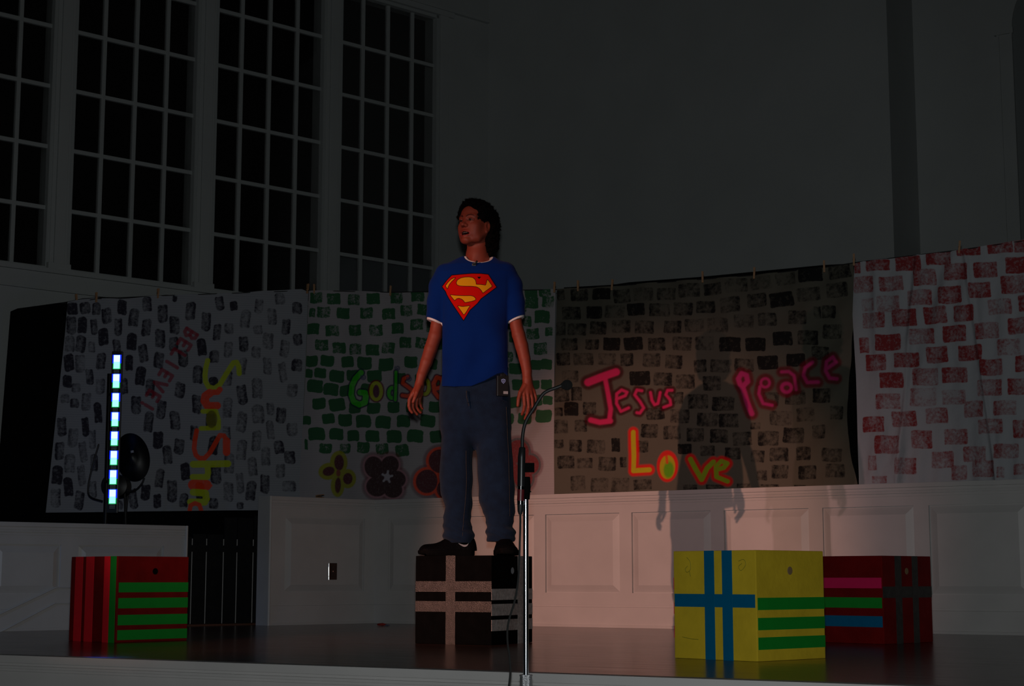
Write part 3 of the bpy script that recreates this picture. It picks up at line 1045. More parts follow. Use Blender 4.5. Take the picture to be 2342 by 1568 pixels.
HEAVY = {(0, 2), (0, 11), (1, 1), (1, 3), (3, 2), (3, 3), (3, 7), (3, 8), (3, 9), (4, 9), (4, 10), (5, 1), (1, 9), (9, 5), (9, 3), (7, 1)}
FAINT = {(0, 4), (0, 8), (0, 9), (0, 10), (1, 2), (2, 7), (2, 8), (2, 6), (3, 6), (4, 2), (7, 8), (7, 9), (11, 0), (11, 1), (11, 2), (5, 0)}
for r_, row in enumerate(BL):
    for k, (cx_, cy_, w_, h_) in enumerate(row):
        st = 1.0 if (r_, k) in HEAVY else (0.42 if (r_, k) in FAINT else (0.62, 0.7, 0.55)[(k + r_) % 3])
        x, y = 1240 + cx_ / 2.529, 560 + cy_ / 2.529
        tilt = -0.12 if x > 1600 and y < 700 else (-0.05 if y < 700 else 0.0)
        c3.stamp(x, y, w_ / 2.529, h_ / 2.529, st, r=0.12, rot=tilt + (k % 3 - 1) * 0.03)
CRI, HAL = (0.72, 0.018, 0.14), (0.055, 0.002, 0.006)
J = dict(halo=HAL, hw=9, a=0.97)
for pts, w_ in [([(1345, 874), (1375, 862), (1408, 850)], 18), ([(1383, 862), (1390, 900), (1395, 935), (1392, 958)], 12), ([(1394, 962), (1370, 965), (1350, 960)], 13)]:
    c3.stroke(pts, w_, HAL, HAL, 10, a=0.9)
for pts, w_ in [([(1345, 874), (1375, 862), (1408, 850)], 17), ([(1383, 862), (1390, 900), (1395, 935), (1392, 958)], 10), ([(1394, 962), (1370, 965), (1350, 960)], 12)]:
    c3.stroke(pts, w_, CRI, soft=5)
for pts in ([(1408, 912), (1428, 904), (1432, 896), (1420, 891), (1409, 900), (1408, 922), (1418, 940), (1436, 932)],
            [(1467, 893), (1455, 891), (1450, 902), (1463, 918), (1471, 932), (1462, 944), (1455, 943)],
            [(1487, 897), (1490, 915), (1496, 925), (1504, 922), (1509, 897)],
            [(1537, 892), (1526, 892), (1522, 902), (1533, 914), (1535, 925), (1518, 931)]):
    c3.stroke(pts, 8, HAL, HAL, 7, a=0.92)
    c3.stroke(pts, 6.5, CRI, soft=4)
MAG, HL2 = (0.55, 0.022, 0.18), (0.13, 0.004, 0.012)
pe = [([(1694, 880), (1690, 866), (1697, 854), (1708, 858), (1710, 872), (1700, 882), (1697, 884)], 11), ([(1698, 884), (1708, 915), (1718, 945)], 12),
      (ring(1750, 875, 10, 10), 6), ([(1738, 884), (1736, 900), (1744, 922), (1764, 926)], 7),
      ([(1787, 850), (1803, 849), (1814, 858), (1820, 890)], 7), (ring(1797, 886, 11, 10), 8),
      ([(1856, 828), (1840, 840), (1836, 858), (1846, 874), (1870, 873)], 8), ([(1888, 844), (1912, 828), (1905, 816), (1890, 826), (1888, 848), (1896, 864), (1914, 866)], 8)]
for pts, w_ in pe:
    c3.stroke(pts, w_, HL2, HL2, 11, a=0.9)
for pts, w_ in pe:
    c3.stroke(pts, w_, MAG, soft=5)
LY, LR = (0.60, 0.52, 0.01), (0.80, 0.016, 0.012)
lv = [([(1447, 988), (1449, 1040), (1449, 1076), (1487, 1074)], 11), ([(1582, 1050), (1594, 1075), (1606, 1096), (1618, 1070), (1632, 1056)], 11),
      ([(1638, 1074), (1655, 1069), (1663, 1059), (1650, 1054), (1638, 1066), (1639, 1090), (1662, 1100)], 10)]
for pts, w_ in lv:
    c3.stroke(pts, w_, LR, LR, 9)
c3.blob(1529, 1066, 25, 36, LR, soft=4)
for pts, w_ in lv:
    c3.stroke(pts, w_, LY if pts[0][0] < 1500 else (0.32, 0.48, 0.01), soft=3)
c3.blob(1529, 1068, 18, 27, (0.52, 0.46, 0.01), soft=3)
c3.blob(1532, 1074, 12, 19, (0.14, 0.45, 0.008), soft=6)
c3.stroke([(1526, 1040), (1528, 1058)], 6, LR, a=0.8, soft=3)
sh = c3.build((0.12, 0.115, 0.09), (0.004, 0.005, 0.006), weave=0.3, crisp=2.8, nscale=38, rough_noise=1.15)
tag(sh, 'tan bedsheet stamped with black blocks and sprayed with three large red-edged words', 'bedsheet', 'painted bedsheets on the clothesline')

# --- red-stamped white sheet
PA4 = C_IN - N_BACK * 0.20


def folds4(S, T):
    f = 0.030 * np.sin(S * 9 + 1) * T + 0.006 * np.sin(S * 63 + 3 * T) * (0.4 + 0.6 * np.sin(T * 5) ** 2)
    q = S * 1.0 + 0.35 * T
    f += 0.010 * np.sin(q * 55) * np.exp(-((q - 0.45) / 0.12) ** 2)
    f += 0.012 * 1.6 * np.exp(-((S - 0.30 + 0.12 * T) / 0.014) ** 2) + 0.016 * np.exp(-((S - 0.52 - 0.15 * T) / 0.012) ** 2)
    f += 0.010 * np.exp(-((S - 0.10 - 0.03 * T) / 0.02) ** 2)
    return f


c4 = Cloth('painted_bedsheet', [(600, 1954), (720, 1951), (860, 1960), (1110, 1968)], [(500, 2440), (1150, 2440)],
           [(1950, 604), (1975, 597), (2060, 588), (2190, 572), (2342, 547), (2450, 535)],
           [(1960, 1128), (2450, 1118)], PA4, U_BACK, 420, 420, folds4, 6)
RD = [[(145,215,35,70),(255,205,130,60),(420,195,140,80),(585,165,135,75),(750,125,130,55),(920,105,140,70),(1045,100,100,70),(1210,90,130,80)],
[(180,310,110,90),(330,305,130,80),(510,270,120,90),(680,240,130,90),(840,230,130,85),(1010,205,120,90),(1180,190,130,90)],
[(205,420,70,70),(315,415,120,90),(480,380,130,85),(645,365,130,95),(810,340,120,85),(990,310,130,100),(1160,300,120,90)],
[(235,505,120,85),(400,490,135,95),(565,475,125,95),(720,465,115,90),(920,430,130,85),(1075,410,110,90)],
[(185,640,50,85),(315,625,135,90),(495,590,135,85),(670,575,130,90),(850,560,130,90),(1020,535,110,90),(1180,530,130,90)],
[(248,735,110,90),(412,720,135,80),(575,690,115,90),(757,680,135,85),(970,650,130,90),(1130,640,130,90)],
[(335,830,125,85),(510,810,140,95),(670,800,140,85),(875,760,125,90),(1055,740,100,90)],
[(315,945,130,85),(500,920,140,100),(665,920,130,80),(865,870,140,90),(1020,865,110,90),(1180,860,120,90)],
[(240,1070,120,85),(400,1040,130,85),(570,1020,120,85),(775,985,110,90),(950,980,130,80),(1120,970,120,90)],
[(315,1180,135,100),(490,1150,110,100),(675,1135,130,85),(870,1080,140,80),(1045,1095,100,100)],
[(235,1280,50,80),(410,1295,110,90),(600,1260,120,90),(780,1230,130,85),(960,1215,140,80),(1130,1200,130,90)],
[(275,1370,80,40),(690,1330,90,80),(830,1310,130,90),(930,1330,40,60),(1040,1315,80,60)]]
STR = [[.9, .85, .95, .85, .95, .85, .9, .8], [.62, .68, .7, .8, .8, .95, .8], [.45, .5, .65, .85, .8, .7, .8], [.62, .85, .8, .85, .52, .7],
       [.8, .98, .6, .85, .62, .72, .7], [.85, .82, .8, .88, .5, .7], [.95, .6, .8, .78, .8], [.62, .4, .5, .62, .72, .7], [.85, .72, .62, .6, .55, .6],
       [.72, .7, .65, .6, .75], [.55, .62, .62, .6, .62, .6], [.55, .62, .6, .5, .55]]
for r_, row in enumerate(RD):
    for k, (cx_, cy_, w_, h_) in enumerate(row):
        c4.stamp(1900 + cx_ / 2.3756, 520 + cy_ / 2.3756, w_ / 2.3756, h_ / 2.3756, STR[r_][k], r=0.1, rot=-0.06 if r_ < 6 else -0.03)
sh = c4.build((0.44, 0.455, 0.485), (0.27, 0.008, 0.009), weave=0.5, crisp=2.6, nscale=60, rough_noise=1.0)
tag(sh, 'white bedsheet stamped with dark red bricks, cut off by the right edge', 'bedsheet', 'painted bedsheets on the clothesline')


# --- black backing drapes
def drape(name, pts, A, D, label, thick=0.012):
    n = Vector((-D[1], D[0])).normalized()
    if n.y < 0:
        n = -n
    fr_ = [onplane(x, y, A, D) for x, y in pts]
    bk = [p + Vector((n.x, n.y, 0)) * thick for p in fr_]
    mb = MB()
    k = len(pts)
    mb.add(fr_ + bk, [tuple(range(k)), tuple(reversed(range(k, 2 * k)))] + [(i, (i + 1) % k, k + (i + 1) % k, k + i) for i in range(k)])
    o = mb.build(name, M['black'])
    tag(o, label, 'curtain', 'black backing drapes')


PBK = PA1 + Vector((0, 0.10))
drape('black_drape', [(24, 712), (40, 705), (150, 690), (190, 682), (230, 679), (290, 680), (380, 674), (420, 675), (560, 672), (690, 668), (700, 1250),
                      (560, 1420), (-60, 1420), (-40, 1250), (0, 1015), (12, 860)], PBK, PB1 - PA1,
      'black drape hanging behind the purple stamped sheet and showing along its left side')
drape('black_drape', [(1290, 657), (1400, 651), (1440, 645), (1600, 633), (1880, 606), (1990, 600), (1990, 1130), (1290, 1160)],
      C_IN - N_BACK * 0.33, U_BACK, 'black drape behind the tan sheet, showing in the gap before the red brick sheet')

# --- clothesline
def top_pt(px, py, A, D):
    return onplane(px, py, A, D)


D1 = PB1 - PA1
D2 = PB2 - PA2
line_pts = [top_pt(140, 693, PA1, D1), top_pt(175, 690, PA1, D1), top_pt(220, 683, PA1, D1), top_pt(361, 676, PA1, D1), top_pt(560, 669, PA1, D1),
            top_pt(700, 664, PA1, D1), top_pt(760, 665, PA2, D2), top_pt(893, 668, PA2, D2), top_pt(1100, 664, PA2, D2), top_pt(1262, 662, PA2, D2),
            top_pt(1322, 659, PA3, U_BACK), top_pt(1400, 654, PA3, U_BACK), top_pt(1610, 638, PA3, U_BACK), top_pt(1724, 629, PA3, U_BACK),
            top_pt(1885, 611, PA3, U_BACK), top_pt(1970, 598, PA4, U_BACK), top_pt(2190, 572, PA4, U_BACK), top_pt(2450, 535, PA4, U_BACK)]
mb = MB()
mb.tube([p + Vector((0, 0.004, 0.0)) for p in line_pts], 0.0035, 6)
tag(mb.build('clothesline', M['cord']), 'thin dark clothesline strung across the stage with the painted bedsheets pegged on it', 'clothesline')


# --- clothespins
def clothespin():
    root = empty('clothespin')
    for sy in (-1, 1):
        mb = MB()
        prof = [(0.0015, -0.030), (0.0035, -0.010), (0.0035, 0.012), (0.0085, 0.045), (0.0125, 0.045), (0.0105, 0.005), (0.0080, -0.030)]
        a = [Vector((-0.006, sy * y, z)) for y, z in prof]
        b_ = [Vector((0.006, sy * y, z)) for y, z in prof]
        k = len(prof)
        mb.add(a + b_, [tuple(range(k)), tuple(reversed(range(k, 2 * k)))] + [(i, (i + 1) % k, k + (i + 1) % k, k + i) for i in range(k)])
        mb.build('wooden_leg', M['wood'], root)
    mb = MB()
    for dz_ in (-0.002, 0.0, 0.002):
        mb.tube([(-0.0075, 0, 0.008 + dz_), (0.0075, 0, 0.008 + dz_)], 0.0035, 8)
    mb.tube([(-0.0075, 0.011, 0.01), (0.0075, 0.011, 0.01)], 0.0012, 6)
    mb.build('spring', M['steel'], root)
    return root


PINS = [(175, 687, PA1, D1, 'wooden clothespin at the top left corner of the purple stamped sheet', -.12),
        (220, 683, PA1, D1, 'wooden clothespin second from the left end of the line, above the purple sheet', 0),
        (361, 674, PA1, D1, 'wooden clothespin on the purple sheet below the window mullion, above the red lettering', .05),
        (703, 663, PA1, D1, 'wooden clothespin at the top right corner of the purple sheet', .1),
        (719, 664, PA2, D2, 'wooden clothespin at the top left corner of the green stamped sheet', -.05),
        (893, 668, PA2, D2, 'wooden clothespin on the green sheet to the left of the person', .05),
        (1268, 660, PA3, U_BACK, 'wooden clothespin where the green sheet meets the tan sheet', .05),
        (1322, 657, PA3, U_BACK, 'wooden clothespin near the left end of the tan sheet, one pin in from its corner', 0),
        (1400, 655, PA3, U_BACK, 'wooden clothespin above the word Jesus on the tan sheet', .08),
        (1607, 637, PA3, U_BACK, 'wooden clothespin near the middle of the tan sheet top edge', 0),
        (1725, 628, PA3, U_BACK, 'wooden clothespin on the tan sheet above the first letter of Peace', .06),
        (1885, 613, PA3, U_BACK, 'wooden clothespin on the tan sheet next to its solid black block', 0),
        (1953, 598, PA4, U_BACK, 'wooden clothespin at the corner where the tan and red brick sheets meet', .02),
        (2194, 569, PA4, U_BACK, 'pale wooden clothespin on the red brick sheet, last one on the right', .12)]
src = clothespin()
first = True
for (px, py, A, D, lab, tilt) in PINS:
    if first:
        o = src
        first = False
    else:
        o = src.copy()
        COL.objects.link(o)
        for ch in src.children:
            c_ = ch.copy()
            COL.objects.link(c_)
            c_.parent = o
    p = onplane(px, py, A, D)
    o.location = p + Vector((0, 0, 0.004))
    o.rotation_euler = (0, tilt, math.atan2(D[1], D[0]) + 0.35)
    tag(o, lab, 'clothespin', 'clothespins holding the sheets')
# a loose one on the cap of the wainscot
o = src.copy()
COL.objects.link(o)
for ch in src.children:
    c_ = ch.copy()
    COL.objects.link(c_)
    c_.parent = o
p = onplane(730, 1137, C_IN, U_LEFT)
o.location = (p.x, p.y + 0.0, HL + 0.0125)
o.rotation_euler = (math.pi / 2, 0, 0.9)
tag(o, 'loose clothespin lying on the white wainscot cap below the yellow flower', 'clothespin')

# ------------------------------------------------------------------ wall plate
q = onplane(757, 1306, C_IN + N_LEFT * 0.02, U_LEFT)
sp_ = s_of(757, C_IN, U_LEFT, 1306)
pl = empty('wall_outlet', (q.x, q.y, q.z))
tag(pl, 'small shiny metal outlet plate on the angled white wainscot panel', 'wall outlet')
mb = MB()
TP = lambda v: TL(v)
mb.box((sp_ - 0.036, 0.018, q.z - 0.058), (sp_ + 0.036, 0.023, q.z + 0.058), TP)
mb.build('cover_plate', M['plate'], pl, bevel=0.003)
mb = MB()
mb.tube([TP(Vector((sp_ - 0.034, 0.0215, q.z - 0.057))), TP(Vector((sp_ - 0.034, 0.0215, q.z + 0.057)))], 0.0055, 16)  # rod added to give the plate its bright left highlight
mb.build('highlight_strip', M['steel'], pl, smooth=True)
for dz_ in (-0.022, 0.022):
    mb = MB()
    mb.box((sp_ - 0.014, 0.0225, q.z + dz_ - 0.014), (sp_ + 0.014, 0.0255, q.z + dz_ + 0.014), TP)
    mb.build('socket', M['plastic'], pl, bevel=0.002)
mb = MB()
mb.tube([TP(Vector((sp_, 0.022, q.z))), TP(Vector((sp_, 0.026, q.z)))], 0.004, 10)
mb.build('screw', M['steel'], pl)

# ------------------------------------------------------------------ wooden stage cubes
BS = 0.432


def cube(name, near_px, near_py, theta, base, lab, grp, left, right, hole_r=None, hole_col='hole'):
    """left/right: lists of (colour, u0, u1, v0, v1) on the two front faces, v from the top"""
    g = onfloor(near_px, near_py)
    near = Vector((g.x, g.y))
    ul = Vector((-math.cos(theta), math.sin(theta)))    # near corner -> left corner
    ur = Vector((math.sin(theta), math.cos(theta)))     # near corner -> right corner
    root = empty(name, (near.x, near.y, 0))
    tag(root, lab, 'box', grp)
    me = MB()
    zc = [0.0005, BS]
    c4 = [near, near + ur * BS, near + ur * BS + ul * BS, near + ul * BS]
    vs = [Vector((c.x, c.y, z)) for z in zc for c in c4]
    me.add(vs, [(3, 2, 1, 0), (4, 5, 6, 7), (0, 1, 5, 4), (1, 2, 6, 5), (2, 3, 7, 6), (3, 0, 4, 7)])
    me.build('box_body', M[base], root, bevel=0.004)

    def strips(face, lst):
        nrm = ur * -1 if face == 'L' else ul * -1
        for k, (c, u0, u1, v0, v1) in enumerate(lst):
            mb = MB()
            def P(u, v, n):
                if face == 'L':
                    b0 = near + ul * BS * (1 - u)
                else:
                    b0 = near + ur * BS * u
                b0 = b0 + nrm * n
                return Vector((b0.x, b0.y, BS * (1 - v)))
            n0, n1 = -0.001, 0.0010 + 0.0005 * (u1 - u0 < 0.3)
            # slightly wavering hand-laid tape edges
            vv = []
            K = 6
            horiz = (u1 - u0) > (v1 - v0)
            rg = random.Random(k * 7 + int(near_px))
            for n in (n0, n1):
                for i in range(K + 1):
                    w1, w2 = rg.uniform(-.003, .003), rg.uniform(-.003, .003)
                    if n == n0:
                        pass
                    t = i / K
                    if horiz:
                        vv += [P(u0 + (u1 - u0) * t, v0, n), P(u0 + (u1 - u0) * t, v1, n)]
                    else:
                        vv += [P(u0, v0 + (v1 - v0) * t, n), P(u1, v0 + (v1 - v0) * t, n)]
            m_ = 2 * (K + 1)
            fs = []
            for i in range(K):
                a = 2 * i
                fs.append((a, a + 1, a + 3, a + 2))
                fs.append((m_ + a, m_ + a + 2, m_ + a + 3, m_ + a + 1))
                fs.append((a, a + 2, m_ + a + 2, m_ + a))
                fs.append((a + 1, m_ + a + 1, m_ + a + 3, a + 3))
            fs.append((0, m_, m_ + 1, 1))
            e = 2 * K
            fs.append((e, e + 1, m_ + e + 1, m_ + e))
            mb.add(vv, fs)
            o = mb.build('tape_strip', M[c], root)
            o['label'] = {'t_blue': 'blue', 't_green': 'green', 't_red': 'bright red', 't_pink': 'pink', 't_silver': 'darkened silver', 't_silver_lit': 'silver'}[c] + ' tape strip'
    strips('L', left)
    strips('R', right)
    if hole_r:
        face, u, v = hole_r
        b0 = near + (ur * BS * u if face == 'R' else ul * BS * (1 - u))
        nr = (ul if face == 'R' else ur) * -1
        ax = ur if face == 'R' else ul
        ct = Vector((b0.x + nr.x * 0.001, b0.y + nr.y * 0.001, BS * (1 - v)))
        mb = MB()
        n = 20
        R0, R1 = 0.0165, 0.0125
        vs = []
        for R_, dn in ((R0, 0.0), (R1, 0.0012), (R1 * 0.9, 0.0008)):
            for i in range(n):
                q_ = 2 * math.pi * i / n
                vs.append(ct + Vector((ax.x * math.cos(q_) * R_ + nr.x * dn, ax.y * math.cos(q_) * R_ + nr.y * dn, math.sin(q_) * R_)))
        fs = [(k * n + i, k * n + (i + 1) % n, (k + 1) * n + (i + 1) % n, (k + 1) * n + i) for k in (0, 1) for i in range(n)]
        mb.add(vs, fs + [tuple(2 * n + i for i in range(n))])
        mb.build('finger_hole', M[hole_col], root, smooth=False)
    return root, near, ul, ur


G_ = 'painted wooden stage cubes'
yb, nY, ulY, urY = cube('stage_cube', 1733, 1513, rad(47.5), 'yellow',
     'yellow wooden cube with a blue tape cross and three green tape stripes', G_,
     [('t_blue', .385, .505, 0, 1), ('t_blue', .600, .720, 0, 1), ('t_blue', 0.01, 0.985, .40, .52)],
     [('t_green', .015, 1, .43, .54), ('t_green', .015, 1, .61, .72), ('t_green', .015, 1, .785, .895)], ('R', .49, .185))
# pink tape ends on its far left edge, pencil scribbles
for v0 in (.25, .48, .70):
    mb = MB()
    e0 = nY + ulY * BS
    a = e0 + urY * 0.10
    n_ = ulY
    vs = []
    for nn in (-0.001, 0.0016):
        for (b_, z) in ((e0, BS * (1 - v0)), (a, BS * (1 - v0)), (a, BS * (1 - v0 - .11)), (e0, BS * (1 - v0 - .11))):
            vs.append(Vector((b_.x + n_.x * nn, b_.y + n_.y * nn, z)))
    mb.add(vs, [(0, 1, 2, 3), (7, 6, 5, 4), (0, 4, 5, 1), (1, 5, 6, 2), (2, 6, 7, 3), (3, 7, 4, 0)])
    o = mb.build('tape_strip', M['t_pink'], yb)
    o['label'] = 'pink tape strip'
scm = mat('pencil_mark', (0.28, 0.27, 0.02), 0.7)
mb = MB()
for pts in ([(.17, .06), (.21, .10), (.215, .17), (.17, .20), (.15, .17), (.18, .14)], [(.20, .19), (.215, .24)],
            [(.80, .10), (.86, .085), (.885, .13), (.83, .185), (.80, .15), (.84, .12)], [(.10, .80), (.2, .815), (.30, .82)]):
    P = []
    for u, v in pts:
        b0 = nY + ulY * BS * (1 - u) - urY * 0.0006
        P.append(Vector((b0.x, b0.y, BS * (1 - v))))
    mb.tube(spline(P, 5), 0.0011, 5)
    mb.build('pencil_scribble', scm, yb)
    mb = MB()

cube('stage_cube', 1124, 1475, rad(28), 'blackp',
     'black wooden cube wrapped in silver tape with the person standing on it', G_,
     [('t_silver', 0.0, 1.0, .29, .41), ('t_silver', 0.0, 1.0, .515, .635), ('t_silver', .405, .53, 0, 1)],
     [('t_silver_lit', .0, 1, .375, .50), ('t_silver_lit', .0, 1, .545, .675), ('t_silver_lit', .0, 1, .72, .845), ('t_silver_lit', .63, .76, 0, 1)], ('R', .50, .17), 'grey')
cube('stage_cube', 264, 1469.5, rad(43.5), 'red',
     'dark red wooden cube with red and green tape stripes, alone near the stage light', G_,
     [('t_red', .10, .26, 0, 1), ('t_red', .33, .50, 0, 1), ('t_red', .72, .84, 0, 1), ('t_green', .85, .97, 0, 1)],
     [('t_green', .02, 1, .305, .42), ('t_green', .02, 1, .485, .605), ('t_green', .02, 1, .68, .80), ('t_green', .02, 1, .855, .97)], ('R', .52, .175), 'blackp')
cube('stage_cube', 2023, 1473, rad(46.5), 'red',
     'dark red wooden cube with pink, green and blue stripes, behind the yellow cube', G_,
     [('t_pink', .0, .985, .25, .37), ('t_green', .0, .985, .475, .595), ('t_blue', .0, .985, .685, .81)],
     [('t_silver', .25, .38, 0, 1), ('t_silver', .60, .72, 0, 1), ('t_silver', .0, 1, .35, .48)], ('R', .49, .175))

# red and blue scrap on the boards
p = onfloor(873, 1431)
sr = empty('fabric_scrap', (p.x, p.y, 0))
tag(sr, 'small crumpled red and blue scrap on the boards by the white wainscot', 'scrap')
rg = random.Random(4)
for nm, m_, ox, sc_ in (('red_piece', 'scrap', 0, 1.0), ('blue_piece', 'scrapb', 0.035, 0.6)):
    bm = bmesh.new()
    bmesh.ops.create_icosphere(bm, subdivisions=3, radius=1)
    for v in bm.verts:
        k = 1 + 0.25 * math.sin(v.co.x * 7 + v.co.y * 5) + rg.uniform(-.12, .12)
        v.co = Vector((p.x + ox + v.co.x * 0.028 * sc_ * k, p.y + v.co.y * 0.018 * sc_ * k, 0.0105 * sc_ + v.co.z * 0.010 * sc_ * min(k, 1.0)))
    me = bpy.data.meshes.new(nm)
    bm.to_mesh(me)
    bm.free()
    link(nm, me, M[m_], sr, True)

# ------------------------------------------------------------------ LED light bar on its pole
YL = 11.45
led = empty('led_light_bar', at(245, 1330, YL) * Vector((1, 1, 0)) if False else (at(245, 1200, YL).x, YL, 0))
tag(led, 'upright light bar of eight glowing blue-green blocks on a black pole before the purple sheet', 'stage light')
mb = MB()
tp, bt = at(268, 806, YL), at(256.5, 1166, YL)
ax = (bt - tp).normalized()
sd = Vector((1, 0, 0)) - ax * ax.x
sd.normalize()
fw = ax.cross(sd).normalized()
if fw.y > 0:
    fw = -fw


def lbox(t0, t1, w0, w1, n0, n1):
    vs = []
    for n in (n0, n1):
        for (t, w_) in ((t0, w0), (t0, w1), (t1, w1), (t1, w0)):
            vs.append(tp + ax * t + sd * w_ + fw * n)
    return vs


BF = [(0, 1, 2, 3), (7, 6, 5, 4), (0, 4, 5, 1), (1, 5, 6, 2), (2, 6, 7, 3), (3, 7, 4, 0)]
mb.add(lbox(-0.01, (bt - tp).length + 0.02, -0.036, 0.036, -0.03, 0.0), BF)
mb.build('housing', M['plastic'], led, bevel=0.004)
Lp = (bt - tp).length
pxm = Lp / 360.0
for k in range(8):
    t0 = (812 + 44 * k - 806) * pxm
    t1 = t0 + 31 * pxm
    mb = MB()
    rows = 10
    for r_ in range(rows):
        for c_ in range(4):
            a = t0 + (t1 - t0) * (r_ + 0.03) / rows
            b_ = t0 + (t1 - t0) * (r_ + 0.97) / rows
            w0 = (-7 + 14 * (c_ + 0.02) / 4) * pxm
            w1 = (-7 + 14 * (c_ + 0.98) / 4) * pxm
            mb.add(lbox(a, b_, w0, w1, 0.001, 0.006), BF, 0 if r_ < 5 else 1)
    blk = mb.build('led_block', [M['led'], M['ledg']], led, fix=False)
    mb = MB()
    mb.add(lbox(t0 - 0.003, t0 + (t1 - t0) * .6, -10 * pxm, 10 * pxm, 0.0, 0.0008), BF, 0)  # glowing plate added for the coloured lens bloom around the diodes
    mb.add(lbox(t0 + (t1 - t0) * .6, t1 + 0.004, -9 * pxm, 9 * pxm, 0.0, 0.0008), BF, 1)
    mb.build('bloom_rim', [M['bloomb'], M['bloomgr']], blk, fix=False)
    mb = MB()
    for r_ in range(3):
        for c_ in range(4):
            a = t1 + (2.5 + r_ * 3.6) * pxm
            w0 = (-5.5 + 3.1 * c_) * pxm
            mb.add(lbox(a, a + 1.3 * pxm, w0, w0 + 1.3 * pxm, 0.001, 0.003), BF)
    mb.build('unlit_diodes', M['leddim'], blk, fix=False)
mb = MB()
pz = at(240, 852, YL).z
mb.tube([(at(238, 1190, YL).x, YL + 0.06, 0.02), (at(240, 852, YL).x + 0.02, YL + 0.06, pz)], 0.018, 12)
mb.build('pole', M['gloss'], led, smooth=True)
for z in (at(240, 900, YL).z, at(240, 1100, YL).z):
    mb = MB()
    mb.tube([(at(241, 950, YL).x, YL + 0.05, z), (at(262, 950, YL).x, YL + 0.02, z)], 0.010, 8)
    mb.build('bracket', M['plastic'], led)
mb = MB()
bx_ = at(238, 1190, YL).x
mb.tube([(bx_, YL + 0.06, 0.0), (bx_, YL + 0.06, 0.025)], 0.16, 24)
mb.build('base', M['plastic'], led)
light('led_side_glow', 'POINT', (at(250, 990, YL).x, YL + 0.16, at(250, 900, YL).z), 0.16, (0.05, 0.22, 1.0), 0.1)
light('led_side_glow', 'POINT', (at(250, 990, YL).x, YL + 0.16, at(250, 1080, YL).z), 0.12, (0.05, 0.20, 1.0), 0.1)

# round black cymbals and drum of a covered kit behind the bar
YK = 12.0
ck = empty('cymbal_stand', (at(300, 1200, YK).x, YK, 0))
tag(ck, 'black cymbal stand with a large tilted glossy disc beside the glowing light bar', 'cymbal stand')


def disc(name, px, py, rx, ry, tilt, Y, parent, dome=0.03):
    c = at(px, py, Y)
    k = Y / FPX
    mb = MB()
    n, rings_ = 36, 6
    R3 = Matrix.Rotation(tilt, 3, 'Y')
    vs, fs = [], []
    for s_ in (0, 1):
        for j in range(rings_ + 1):
            r = j / rings_
            h = -dome * (1 - r * r) * (1 if r > .25 else 1.3)
            for i in range(n):
                q_ = 2 * math.pi * i / n
                p = Vector((r * rx * k * math.cos(q_), h + (0.004 if s_ else 0), r * ry * k * math.sin(q_)))
                vs.append(c + R3 @ p)
    B = (rings_ + 1) * n
    for s_ in (0, 1):
        for j in range(rings_):
            for i in range(n):
                f = (s_ * B + j * n + i, s_ * B + (j + 1) * n + i, s_ * B + (j + 1) * n + (i + 1) % n, s_ * B + j * n + (i + 1) % n)
                fs.append(f)
    for i in range(n):
        fs.append((rings_ * n + i, B + rings_ * n + i, B + rings_ * n + (i + 1) % n, rings_ * n + (i + 1) % n))
    mb.add(vs, fs)
    return mb.build(name, M['gloss'], parent, smooth=True)


disc('disc', 303, 1045, 39, 56, rad(-14), YK, ck, 0.035)
mb = MB()
mb.tube([at(300, 1050, YK + .03), at(285, 1200, YK + .05), (at(285, 1200, YK).x, YK + .05, 0.02)], 0.009, 8)
mb.build('stand_tube', M['plastic'], ck)
mb = MB()
mb.tube([at(302, 1030, YK - 0.045), at(303, 1035, YK - 0.045)], 0.012, 10)
mb.build('wing_nut', M['grey'], ck)
mb = MB()
mb.tube(spline([at(330, 1092, YK), at(324, 1106, YK), at(310, 1120, YK), at(290, 1126, YK)], 6), 0.007, 8)
mb.build('boom_arm', M['plastic'], ck)
mb = MB()
mb.tube([(at(285, 1200, YK).x, YK + .05, 0.0), (at(285, 1200, YK).x, YK + .05, 0.022)], 0.12, 20)
mb.build('base', M['plastic'], ck)
YK = 11.62
dk = empty('covered_drum', (at(245, 1200, YK).x, YK, 0))
tag(dk, 'dark round drum low behind the glowing light bar, below the tilted disc', 'drum')
dr_ = disc('drum_head', 262, 1110, 28, 27, 0, YK - 0.06, dk, 0.01)
mb = MB()
cc = at(262, 1110, YK)
mb.tube([cc + Vector((0, -0.05, 0)), cc + Vector((0, 0.16, 0))], 27 * YK / FPX, 28)
mb.build('drum_shell', M['gloss'], dk)
mb = MB()
mb.tube(spline([at(226, 1015, YK), at(213, 1060, YK), at(202, 1110, YK), at(206, 1135, YK), at(235, 1146, YK)], 8), 0.006, 8)
mb.build('hoop_rod', M['plastic'], dk)
for sx in (-0.06, 0.06):
    mb = MB()
    mb.tube([(cc.x + sx, YK + 0.05, cc.z - 0.05), (cc.x + sx * 2, YK + 0.05, 0.0)], 0.008, 8)
    mb.build('drum_leg', M['plastic'], dk)

